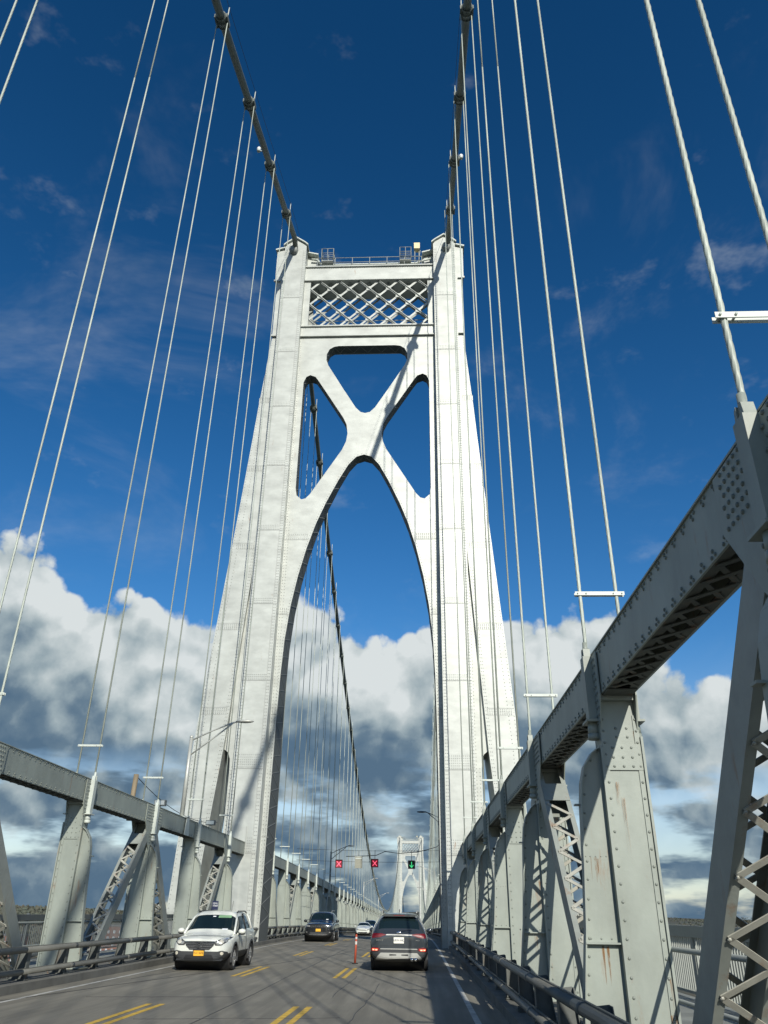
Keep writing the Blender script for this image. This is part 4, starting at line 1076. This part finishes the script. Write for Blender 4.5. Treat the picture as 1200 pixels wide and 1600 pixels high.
class Car:
    def __init__(s, name, label, rings, wheels, paint, gq, wq, rq, clad='clad', wheel_x=.79, rim='alloy'):
        s.t = thing(name, label, 'car', (0, 0, 0)); s.me = car_body(rings, wheels, M[paint], .9, gq, wq, rq); s.paint = M[paint]
        bm = bmesh.new(); bm.from_mesh(s.me); s.bvh = BVHTree.FromBMesh(bm); bm.free()
        link('body', split_mesh(s.me, [0, 5], 'body', [s.paint]), s.t); link('lower_cladding', split_mesh(s.me, 1, 'lower_cladding', [M[clad]]), s.t)
        for nm, q in (('side_window', 2), ('windscreen', 3), ('rear_window', 4)):
            m_ = split_mesh(s.me, q, nm, [M['glass']])
            if len(m_.polygons): link(nm, m_, s.t)
        for wy, wr in wheels:
            c = MB(); c.tube([(-.80, wy, wr), (.80, wy, wr)], wr+.05, 20); c.build('wheel_well', M['black'], s.t, (0, 0, 0))
            for q in (-1, 1): s.wheel(q*wheel_x, wy, wr, q, rim)
    def wheel(s, x, y, r, q, rim):
        m_ = MB(); prof = [(0, r*.66), (0, r*.93), (.03, r), (.19, r), (.22, r*.93), (.22, r*.6)]; n = 28; vs = []; m_.smooth = True
        for k in range(n):
            a = 2*math.pi*k/n
            for o, rr in prof: vs.append((-q*o, rr*math.cos(a), rr*math.sin(a)))
        fs = []
        for k in range(n):
            for i in range(len(prof)): fs.append((k*6+i, k*6+(i+1) % 6, ((k+1) % n)*6+(i+1) % 6, ((k+1) % n)*6+i))
        m_.add(vs, fs); w = m_.build('wheel', M['rubber'], s.t, (x+q*.115, y, r))
        m_ = MB(); m_.tube([(-q*.02, 0, 0), (-q*.06, 0, 0)], .07, 10)
        for k in range(5):
            a = 2*math.pi*k/5; 
            for d in (-.13, .13): m_.bar((-q*.035, .05*math.cos(a), .05*math.sin(a)), (-q*.02, r*.66*math.cos(a+d), r*.66*math.sin(a+d)), .05, .03, up=(1, 0, 0))
        vs = []; b = len(m_.v)
        for k in range(n):
            a = 2*math.pi*k/n; vs += [(-q*.005, r*.69*math.cos(a), r*.69*math.sin(a)), (-q*.005, r*.62*math.cos(a), r*.62*math.sin(a)), (-q*.12, r*.62*math.cos(a), r*.62*math.sin(a))]
        m_.add(vs, [(k*3+i, k*3+i+1, ((k+1) % n)*3+i+1, ((k+1) % n)*3+i) for k in range(n) for i in (0, 1)]); m_.build('rim', M[rim], w, (0, 0, 0))
        m_ = MB(); m_.tube([(-q*.13, 0, 0), (-q*.15, 0, 0)], r*.62, 16); m_.build('brake_disc', M['black'], w, (0, 0, 0))
    def decal(s, name, mt, poly, d='front', off=.006, th=.02, parent=None, mirror=False, sub=3):
        """a fitted piece laid on the body: polygon in (x,z) projected along y (front/rear) or (y,z) projected along x (side)"""
        for q in ((1, -1) if mirror else (1,)):
            bm = bmesh.new(); vs = [bm.verts.new((q*a if d != 'side' else a, 0, b)) for a, b in poly]; bm.faces.new(vs)
            bmesh.ops.triangulate(bm, faces=bm.faces); bmesh.ops.subdivide_edges(bm, edges=bm.edges, cuts=sub, use_grid_fill=True)
            bmesh.ops.triangulate(bm, faces=bm.faces)
            for v in bm.verts:
                a, b = v.co.x, v.co.z
                if d == 'front': h = s.bvh.ray_cast(Vector((a, -3, b)), Vector((0, 1, 0))); v.co = (a, (h[0].y if h[0] else 0)-off, b)
                elif d == 'rear': h = s.bvh.ray_cast(Vector((a, 9, b)), Vector((0, -1, 0))); v.co = (a, (h[0].y if h[0] else 4.5)+off, b)
                else: h = s.bvh.ray_cast(Vector((q*3, a, b)), Vector((-q, 0, 0))); v.co = ((h[0].x if h[0] else q*.85)+q*off, a, b)
            ax = {'front': Vector((0, th, 0)), 'rear': Vector((0, -th, 0)), 'side': Vector((-q*th, 0, 0))}[d]
            g = bmesh.ops.extrude_face_region(bm, geom=bm.faces[:]); bmesh.ops.translate(bm, verts=[e for e in g['geom'] if isinstance(e, bmesh.types.BMVert)], vec=ax)
            bmesh.ops.recalc_face_normals(bm, faces=bm.faces)
            me = bpy.data.meshes.new(name); bm.to_mesh(me); bm.free(); me.materials.append(M[mt]); o = link(name, me, parent or s.t)
        return o
    def text(s, txt, size, mt, loc, parent, rear=True, name='lettering'):
        me = textmesh(txt, size); me.transform(Matrix.Rotation(R(90), 4, 'X'))
        if rear: me.transform(Matrix.Rotation(R(180), 4, 'Z'))
        me.materials.clear(); me.materials.append(M[mt]); me.name = name
        return link(name, me, parent, loc)
    def mirrors(s, x, y, z, paint, w=.24, h=.15):
        for q in (-1, 1):
            m_ = MB(); m_.ball((0, 0, 0), (w/2, .10, h/2), 12); m_.bar((-q*.06, .02, -h/2+.02), (-q*.22, .05, -h/2), .05, .04); m_.build('wing_mirror', M[paint], s.t, (q*x, y, z))
    def strip(s, name, mt, pts, r, mirror=True, n=6):
        for q in ((1, -1) if mirror else (1,)):
            m_ = MB(); m_.tube([(q*x, y, z) for x, y, z in pts], r, n); m_.build(name, M[mt], s.t, (0, 0, 0))
    def place(s, x, y, z, rot=0): s.t.location = (x, y, z); s.t.rotation_euler = (0, 0, rot)
def ring(y, w, zb, z2, z3, z4, w4, w5, z5, w6, z6, z7, w1=None): return (y, [(0, zb), (w1 or w*.86, zb), (w, z2), (w, z3), (w4, z4), (w5, z5), (w6, z6), (0, z7)])

# --- white SUV, oncoming
RW = [ring(-.02, .60, .34, .44, .62, .78, .58, .50, .82, .28, .84, .85), ring(.03, .76, .26, .46, .66, .81, .70, .56, .86, .3, .89, .90), ring(.20, .88, .24, .5, .72, .88, .80, .60, .915, .32, .94, .95),
      ring(.60, .91, .24, .5, .78, .92, .83, .62, .955, .34, .98, .99), ring(1.00, .91, .24, .5, .82, .95, .85, .74, .985, .42, 1.01, 1.015), ring(1.10, .91, .24, .5, .84, .97, .86, .75, 1.01, .44, 1.04, 1.045),
      ring(1.90, .91, .24, .5, .86, 1.05, .88, .69, 1.55, .54, 1.62, 1.635), ring(2.02, .91, .24, .5, .86, 1.06, .88, .69, 1.58, .54, 1.645, 1.66), ring(2.75, .91, .24, .5, .87, 1.08, .88, .69, 1.60, .54, 1.67, 1.685),
      ring(3.45, .91, .24, .5, .89, 1.10, .88, .67, 1.585, .52, 1.655, 1.67), ring(4.05, .90, .26, .5, .93, 1.14, .84, .62, 1.53, .44, 1.60, 1.615), ring(4.22, .89, .28, .5, .93, 1.15, .82, .61, 1.49, .42, 1.56, 1.575),
      ring(4.48, .84, .34, .55, .90, 1.02, .78, .62, 1.08, .40, 1.10, 1.105), ring(4.52, .66, .40, .58, .84, .95, .60, .5, 1.0, .30, 1.01, 1.015)]
c = Car('white_suv', 'white SUV with an orange number plate driving towards us in the left lane', RW, ((.93, .345), (3.55, .345)), 'pwhite', (5, 6, 7, 8, 9), (5,), (11,))
c.decal('front_grille', 'clad', [(-.47, .815), (.47, .815), (.43, .69), (.31, .585), (-.31, .585), (-.43, .69)], off=.012)
for z, w in ((.795, .46), (.730, .43), (.665, .39), (.600, .31)): c.decal('grille_bar', 'chrome', [(-w, z-.011), (w, z-.011), (w, z+.011), (-w, z+.011)], off=.03, th=.03)
m_ = MB(); e_ = .07
for q in (-1, 1): m_.bar((q*.045, -.085, .765), (q*.038, -.085, .645), .03, .02, up=(0, 1, 0)); m_.bar((q*.075, -.072, .775), (q*.055, -.072, .645), .012, .02, up=(0, 1, 0))
m_.bar((-.04, -.076, .705), (.04, -.076, .705), .02, .02, up=(0, 1, 0)); m_.bar((-.07, -.072, .78), (.07, -.072, .78), .012, .02, up=(0, 1, 0)); m_.bar((-.055, -.072, .645), (.055, -.072, .645), .012, .02, up=(0, 1, 0)); m_.build('emblem', M['chrome'], c.t, (0, 0, 0))
c.decal('headlight', 'clad', [(.42, .79), (.48, .70), (.66, .70), (.80, .79), (.84, .92), (.78, .935), (.60, .87)], off=.010, mirror=True)
c.decal('headlight_lens', 'lens', [(.48, .79), (.52, .73), (.65, .735), (.77, .81), (.79, .89), (.74, .89), (.60, .83)], off=.016, mirror=True)
c.decal('headlight_reflector', 'lensw', [(.60+.075*math.cos(a*math.pi/5)+.05, .795+.055*math.sin(a*math.pi/5)) for a in range(10)], off=.024, mirror=True, sub=1)
c.decal('lower_bumper', 'clad', [(-.86, .40), (-.84, .53), (-.70, .565), (-.56, .54), (-.42, .48), (.42, .48), (.56, .54), (.70, .565), (.84, .53), (.86, .40), (.70, .29), (-.70, .29)], off=.012, sub=4)
c.decal('intake', 'black', [(-.40, .45), (.40, .45), (.46, .34), (-.46, .34)], off=.018)
c.decal('fog_light', 'lensw', [(.70+.048*math.cos(a*math.pi/5), .49+.048*math.sin(a*math.pi/5)) for a in range(10)], off=.024, mirror=True, sub=1)
p = c.decal('number_plate', 'plateY', [(-.155, .42), (.155, .42), (.155, .575), (-.155, .575)], off=.05, th=.03)
yf = min(v.co.y for v in p.data.vertices)
c.text('FLC 4676', .075, 'plateTb', (0, yf-.004, .497), p, rear=False)
c.decal('plate_frame', 'black', [(-.18, .565), (.18, .565), (.18, .60), (-.18, .60)], off=.056, th=.03)
c.mirrors(1.0, 1.35, 1.07, 'pwhite', .25, .16)
for q in (-1, 1): m_ = MB(); m_.ball((0, 0, 0), (.115, .095, .03), 10); m_.build('mirror_base', M['black'], c.t, (q*.99, 1.36, 1.0))
c.strip('front_pillar', 'pwhite', [(.81, 1.05, .99), (.77, 1.35, 1.20), (.715, 1.70, 1.42), (.655, 1.95, 1.555)], .036)
c.strip('door_pillar', 'black', [(.865, 2.62, 1.10), (.76, 2.66, 1.38), (.685, 2.72, 1.575)], .03); c.strip('door_pillar', 'pwhite', [(.86, 3.60, 1.12), (.75, 3.65, 1.4), (.66, 3.68, 1.56)], .035)
c.strip('roof_rail', 'clad', [(.62, 2.1, 1.60), (.62, 2.3, 1.65), (.62, 3.4, 1.655), (.58, 3.9, 1.60)], .02)
c.strip('door_seam', 'clad', [(.912, 1.45, .5), (.918, 1.48, .8), (.88, 1.5, 1.05)], .006); c.strip('door_seam', 'clad', [(.912, 2.62, .5), (.918, 2.62, .8), (.88, 2.62, 1.08)], .006)
for y in (2.35, 3.35): c.strip('door_handle', 'pwhite', [(.915, y-.09, .935), (.935, y, .94), (.915, y+.09, .935)], .014)
m_ = MB(); 
for q in (-1, 1):
    for wy in (.93, 3.55):
        for k in range(12):
            a0, a1 = math.pi*(k/12*1.16-.08), math.pi*((k+1)/12*1.16-.08); m_.bar((q*.90, wy+.425*math.cos(a0), .345+.425*math.sin(a0)), (q*.90, wy+.425*math.cos(a1), .345+.425*math.sin(a1)), .05, .05, up=(1, 0, 0))
m_.build('arch_trim', M['clad'], c.t, (0, 0, 0))
m_ = MB(); m_.tube([(0, 0, 0), (.01, .1, .32)], .006, 5); m_.build('antenna', M['black'], c.t, (.35, 2.5, 1.64))
def on_glass(c, x, z, w, h, mt, nm, off=.008): c.decal(nm, mt, [(x-w/2, z-h/2), (x+w/2, z-h/2), (x+w/2, z+h/2), (x-w/2, z+h/2)], off=off, th=.004, sub=1)
on_glass(c, .32, 1.49, .42, .075, 'sticker', 'windscreen_banner'); on_glass(c, -.03, 1.49, .10, .028, 'paper', 'windscreen_sticker'); on_glass(c, .46, 1.13, .18, .035, 'paper', 'windscreen_sticker')
c.decal('dashboard_reflection', 'railD', [(-.42, 1.235), (.1, 1.235), (.06, 1.30), (-.40, 1.29)], off=.005, th=.002, sub=1) if False else None
c.place(-2.93, 27.15, 0)

# --- dark grey SUV ahead, seen from behind
RG = [ring(0, .60, .34, .46, .66, .84, .56, .46, .88, .25, .9, .91), ring(.08, .82, .28, .46, .70, .90, .74, .56, .96, .3, .98, .99), ring(.5, .94, .25, .5, .80, 1.0, .85, .62, 1.06, .34, 1.09, 1.10), ring(1.15, .945, .25, .5, .86, 1.05, .88, .72, 1.12, .4, 1.16, 1.17),
      ring(1.3, .945, .25, .5, .88, 1.07, .885, .73, 1.16, .42, 1.20, 1.21), ring(2.1, .945, .25, .5, .9, 1.10, .89, .68, 1.56, .46, 1.63, 1.645), ring(2.3, .945, .25, .5, .9, 1.10, .89, .68, 1.59, .46, 1.66, 1.675), ring(3.0, .945, .25, .5, .92, 1.11, .89, .68, 1.60, .46, 1.67, 1.69),
      ring(3.8, .945, .25, .5, .93, 1.13, .89, .665, 1.585, .46, 1.66, 1.675), ring(4.36, .94, .26, .5, .95, 1.16, .86, .62, 1.54, .44, 1.625, 1.64), ring(4.46, .94, .27, .5, .95, 1.16, .86, .61, 1.51, .43, 1.60, 1.615),
      ring(4.66, .92, .29, .52, .96, 1.09, .85, .70, 1.16, .42, 1.155, 1.155), ring(4.76, .90, .33, .56, .90, 1.02, .84, .66, 1.09, .40, 1.10, 1.10), ring(4.80, .76, .38, .56, .84, .94, .72, .56, 1.0, .3, 1.02, 1.02)]
c = Car('grey_suv', 'dark grey SUV ahead in our lane with its brake lights on', RG, ((.95, .37), (3.72, .37)), 'pgrey', (4, 5, 6, 7, 8), (4,), (10,), clad='clad', wheel_x=.82)
RE = 'rear'
c.decal('tail_light', 'red', [(.40, 1.045), (.55, 1.075), (.84, 1.085), (.88, 1.03), (.86, .945), (.62, .965)], RE, off=.012, mirror=True)
c.decal('tail_light_bar', 'redlit', [(.60, 1.022), (.80, 1.028), (.80, 1.010), (.60, 1.012)], RE, off=.022, mirror=True, sub=1) if False else None
c.decal('chrome_strip', 'silver', [(-.42, 1.028), (.42, 1.028), (.40, 1.060), (-.40, 1.060)], RE, off=.016)
p = c.decal('number_plate', 'plateW', [(-.165, .80), (.165, .80), (.165, .975), (-.165, .975)], RE, off=.03, th=.03)
yr = max(v.co.y for v in p.data.vertices); c.text('KRW-HKJ', .085, 'plateT', (0, yr+.004, .885), p); c.text('. . . .', .03, 'plateT', (0, yr+.004, .95), p) if False else None
c.decal('chrome_strip', 'silver', [(-.60, .630), (.60, .630), (.58, .655), (-.58, .655)], RE, off=.014)
c.decal('tailgate_crease', 'pgrey', [(-.62, .735), (.62, .735), (.60, .76), (-.60, .76)], RE, off=.018)
c.decal('rear_bumper', 'clad', [(-.93, .60), (-.70, .63), (-.60, .60), (.60, .60), (.70, .63), (.93, .60), (.93, .36), (.80, .30), (-.80, .30), (-.93, .36)], RE, off=.010, sub=4)
c.decal('skid_plate', 'silver', [(-.58, .535), (.58, .535), (.68, .44), (.76, .34), (.66, .34), (.58, .40), (-.58, .40), (-.66, .34), (-.76, .34), (-.68, .44)], RE, off=.022, sub=3)
c.decal('bumper_slot', 'black', [(-.30, .50), (-.08, .49), (-.08, .465), (-.30, .455)], RE, off=.028, sub=1); c.decal('bumper_slot', 'black', [(.08, .49), (.30, .50), (.30, .455), (.08, .465)], RE, off=.028, sub=1)
c.decal('fog_cluster', 'red', [(.64, .675), (.80, .69), (.90, .66), (.89, .565), (.68, .575), (.60, .61)], RE, off=.022, mirror=True)
c.decal('brake_light', 'redlit', [(.66, .645), (.86, .650), (.86, .592), (.68, .592)], RE, off=.030, mirror=True, sub=1)
c.decal('brake_light_bulb', 'orangelit', [(.69, .628), (.75, .630), (.76, .600), (.69, .598)], RE, off=.036, mirror=True, sub=1); c.decal('brake_light_bulb', 'orangelit', [(.79, .632), (.84, .634), (.84, .604), (.79, .602)], RE, off=.036, mirror=True, sub=1)
m_ = MB(); m_.tube([(-.42, 4.70, .355), (-.42, 4.86, .355)], .05, 12); m_.tube([(-.54, 4.70, .355), (-.54, 4.86, .355)], .05, 12); m_.build('exhaust', M['chrome'], c.t, (0, 0, 0))
m_ = MB(); m_.ball((0, 0, 0), (.085, .015, .045), 12); em = m_.build('emblem', M['chrome'], c.t, (0, 4.80, 1.10)); m_ = MB()
for q in (-1, 1): m_.bar((q*.03, 4.83, 1.13), (q*.022-.005, 4.83, 1.07), .014, .012, up=(0, 1, 0))
m_.bar((-.03, 4.832, 1.105), (.03, 4.832, 1.095), .012, .012, up=(0, 1, 0)); m_.build('emblem', M['black'], c.t, (0, 0, 0))
m_ = MB(); m_.plate([[(-.58, 1.565), (.58, 1.565), (.50, 1.635), (-.50, 1.635)]], 4.40, 4.60); m_.build('roof_spoiler', M['pgrey'], c.t, (0, 0, 0))
m_ = MB(); m_.box(-.18, .18, 4.603, 4.61, 1.585, 1.605); m_.build('high_brake_light', M['red'], c.t, (0, 0, 0))
m_ = MB(); m_.plate([[(3.95, 1.69), (4.2, 1.69), (4.17, 1.79)]], -.018, .018, axis='x'); m_.build('antenna', M['black'], c.t, (0, -.1, -.01))
c.strip('roof_rail', 'silver', [(.60, 2.3, 1.66), (.60, 2.5, 1.735), (.60, 3.8, 1.74), (.57, 4.2, 1.68)], .022)
c.strip('rear_pillar_trim', 'silver', [(.875, 4.60, 1.10), (.80, 4.50, 1.30), (.69, 4.42, 1.50), (.62, 4.34, 1.59)], .012)
c.strip('wiper', 'black', [(.02, 4.78, 1.14), (-.34, 4.72, 1.19), (-.42, 4.71, 1.18)], .009, mirror=False)
for x_, tx in ((.62, 'SANTA FE'), (-.60, 'AWD')):
    yb = c.bvh.ray_cast(Vector((x_, 9, .89)), Vector((0, -1, 0)))[0].y; c.text(tx, .05, 'chrome', (x_, yb+.012, .885), c.t)
c.mirrors(1.03, 1.50, 1.12, 'pgrey', .24, .16)
m_ = MB(); m_.ball((0, 0, 0), (.1, .08, .14), 10); m_.build('headrest', M['railD'], c.t, (.3, 3.6, 1.28)) if False else None
c.place(3.17, 28.5+4.78, 0, math.pi); c.t.rotation_euler = (0, 0, 0); c.place(3.17, 28.5-0, 0)
# the body is modelled nose at -y; turn it so the tail faces us
c.t.rotation_euler = (0, 0, math.pi); c.t.location = (3.17, 28.5+4.80, 0)

# --- black SUV, oncoming
RB = [ring(0, .70, .34, .5, .72, .90, .66, .52, .98, .28, 1.0, 1.01), ring(.08, .86, .28, .5, .76, .96, .80, .60, 1.03, .3, 1.05, 1.06), ring(.5, .95, .26, .52, .84, 1.04, .88, .66, 1.09, .34, 1.12, 1.13), ring(1.3, .955, .26, .52, .88, 1.08, .89, .72, 1.14, .4, 1.18, 1.19),
      ring(1.45, .955, .26, .52, .9, 1.10, .89, .73, 1.18, .42, 1.22, 1.23), ring(2.1, .955, .26, .52, .92, 1.13, .89, .68, 1.60, .47, 1.68, 1.70), ring(2.3, .955, .26, .52, .92, 1.13, .89, .68, 1.63, .47, 1.71, 1.73), ring(3.1, .955, .26, .52, .94, 1.14, .89, .68, 1.65, .47, 1.73, 1.75),
      ring(4.0, .955, .26, .52, .95, 1.15, .89, .67, 1.63, .47, 1.71, 1.73), ring(4.4, .95, .27, .52, .96, 1.17, .87, .64, 1.58, .45, 1.67, 1.69), ring(4.55, .94, .28, .52, .96, 1.17, .86, .63, 1.54, .44, 1.62, 1.64), ring(4.78, .90, .32, .56, .92, 1.04, .82, .66, 1.1, .4, 1.12, 1.12), ring(4.82, .72, .4, .58, .86, .96, .66, .5, 1.02, .3, 1.03, 1.03)]
c = Car('black_suv', 'black SUV with a yellow number plate coming towards us beyond the tower', RB, ((.95, .38), (3.87, .38)), 'pblack', (4, 5, 6, 7, 8), (4,), (10,), clad='black', wheel_x=.83)
c.decal('front_grille', 'black', [(-.48, .94), (.48, .94), (.46, .82), (-.46, .82)], off=.012)
for k in range(7): x = -.40+k*.8/6; c.decal('grille_bar', 'chrome', [(x-.055, .835), (x-.038, .835), (x-.038, .925), (x-.055, .925)], off=.022, sub=1); c.decal('grille_bar', 'chrome', [(x+.038, .835), (x+.055, .835), (x+.055, .925), (x+.038, .925)], off=.022, sub=1)
c.decal('headlight', 'lens', [(.53, .93), (.53, .85), (.78, .87), (.84, .97), (.70, .96)], off=.012, mirror=True)
c.decal('lower_grille', 'clad', [(-.55, .55), (.55, .55), (.50, .42), (-.50, .42)], off=.014); c.decal('chrome_strip', 'chrome', [(-.60, .405), (.60, .405), (.58, .43), (-.58, .43)], off=.02); c.decal('fog_light', 'lens', [(.70, .58), (.78, .58), (.78, .53), (.70, .53)], off=.02, mirror=True, sub=1)
p = c.decal('number_plate', 'plateY', [(-.16, .60), (.16, .60), (.16, .75), (-.16, .75)], off=.05, th=.03)
c.mirrors(1.06, 1.62, 1.18, 'pblack', .24, .18)
c.strip('front_pillar', 'pblack', [(.80, 1.40, 1.12), (.76, 1.7, 1.36), (.70, 2.0, 1.56), (.66, 2.2, 1.63)], .036)
c.strip('roof_rail', 'silver', [(.60, 2.2, 1.72), (.60, 2.4, 1.79), (.60, 4.0, 1.79), (.58, 4.4, 1.72)], .02)
on_glass(c, .40, 1.28, .16, .04, 'paper', 'windscreen_sticker', .01)
c.place(-2.66, 56.3, gz(57), 0)

# --- white saloon and a dark car further back
RS = [ring(0, .58, .30, .4, .54, .66, .52, .44, .70, .24, .72, .73), ring(.08, .78, .24, .42, .58, .70, .68, .54, .76, .3, .78, .79), ring(.5, .88, .20, .45, .66, .82, .78, .58, .88, .32, .90, .91), ring(1.2, .895, .20, .45, .72, .90, .82, .68, .95, .38, .98, .99),
      ring(1.35, .895, .20, .45, .74, .91, .82, .69, .98, .40, 1.01, 1.02), ring(2.2, .895, .20, .45, .76, .94, .82, .58, 1.33, .40, 1.40, 1.42), ring(2.4, .895, .20, .45, .76, .94, .82, .58, 1.35, .40, 1.42, 1.44), ring(3.2, .895, .20, .45, .78, .96, .82, .58, 1.33, .40, 1.40, 1.42),
      ring(3.4, .895, .20, .45, .78, .96, .82, .57, 1.31, .39, 1.38, 1.40), ring(4.05, .89, .22, .45, .80, .98, .80, .64, 1.08, .38, 1.10, 1.11), ring(4.5, .86, .26, .48, .78, .94, .76, .58, 1.02, .34, 1.04, 1.05), ring(4.6, .70, .32, .5, .72, .86, .62, .48, .9, .28, .92, .93)]
c = Car('white_saloon', 'small white car in the distance coming towards us past the black SUV', RS, ((.9, .33), (3.6, .33)), 'pwhite', (4, 5, 6, 7, 8), (4,), (8,), clad='pwhite', wheel_x=.78)
c.decal('front_grille', 'black', [(-.42, .66), (.42, .66), (.38, .58), (-.38, .58)], off=.012); c.decal('lower_grille', 'black', [(-.5, .42), (.5, .42), (.56, .28), (-.56, .28)], off=.012)
c.decal('headlight', 'clad', [(.42, .67), (.44, .59), (.70, .63), (.72, .70)], off=.012, mirror=True); c.mirrors(.98, 1.55, .98, 'pwhite')
c.place(-2.75, 101.5, gz(103.5), 0)
c = Car('dark_car', 'dark blue car right behind the distant white one, half hidden by the grey SUV', RB, ((.95, .36), (3.87, .36)), 'pblue', (4, 5, 6, 7, 8), (4,), (10,), clad='black', wheel_x=.83)
c.decal('front_grille', 'black', [(-.48, .9), (.48, .9), (.46, .7), (-.46, .7)], off=.012); c.decal('headlight', 'lens', [(.53, .93), (.53, .85), (.78, .87), (.84, .97), (.70, .96)], off=.012, mirror=True); c.mirrors(1.06, 1.62, 1.18, 'pblue')
c.place(-2.55, 111.5, gz(114), 0)
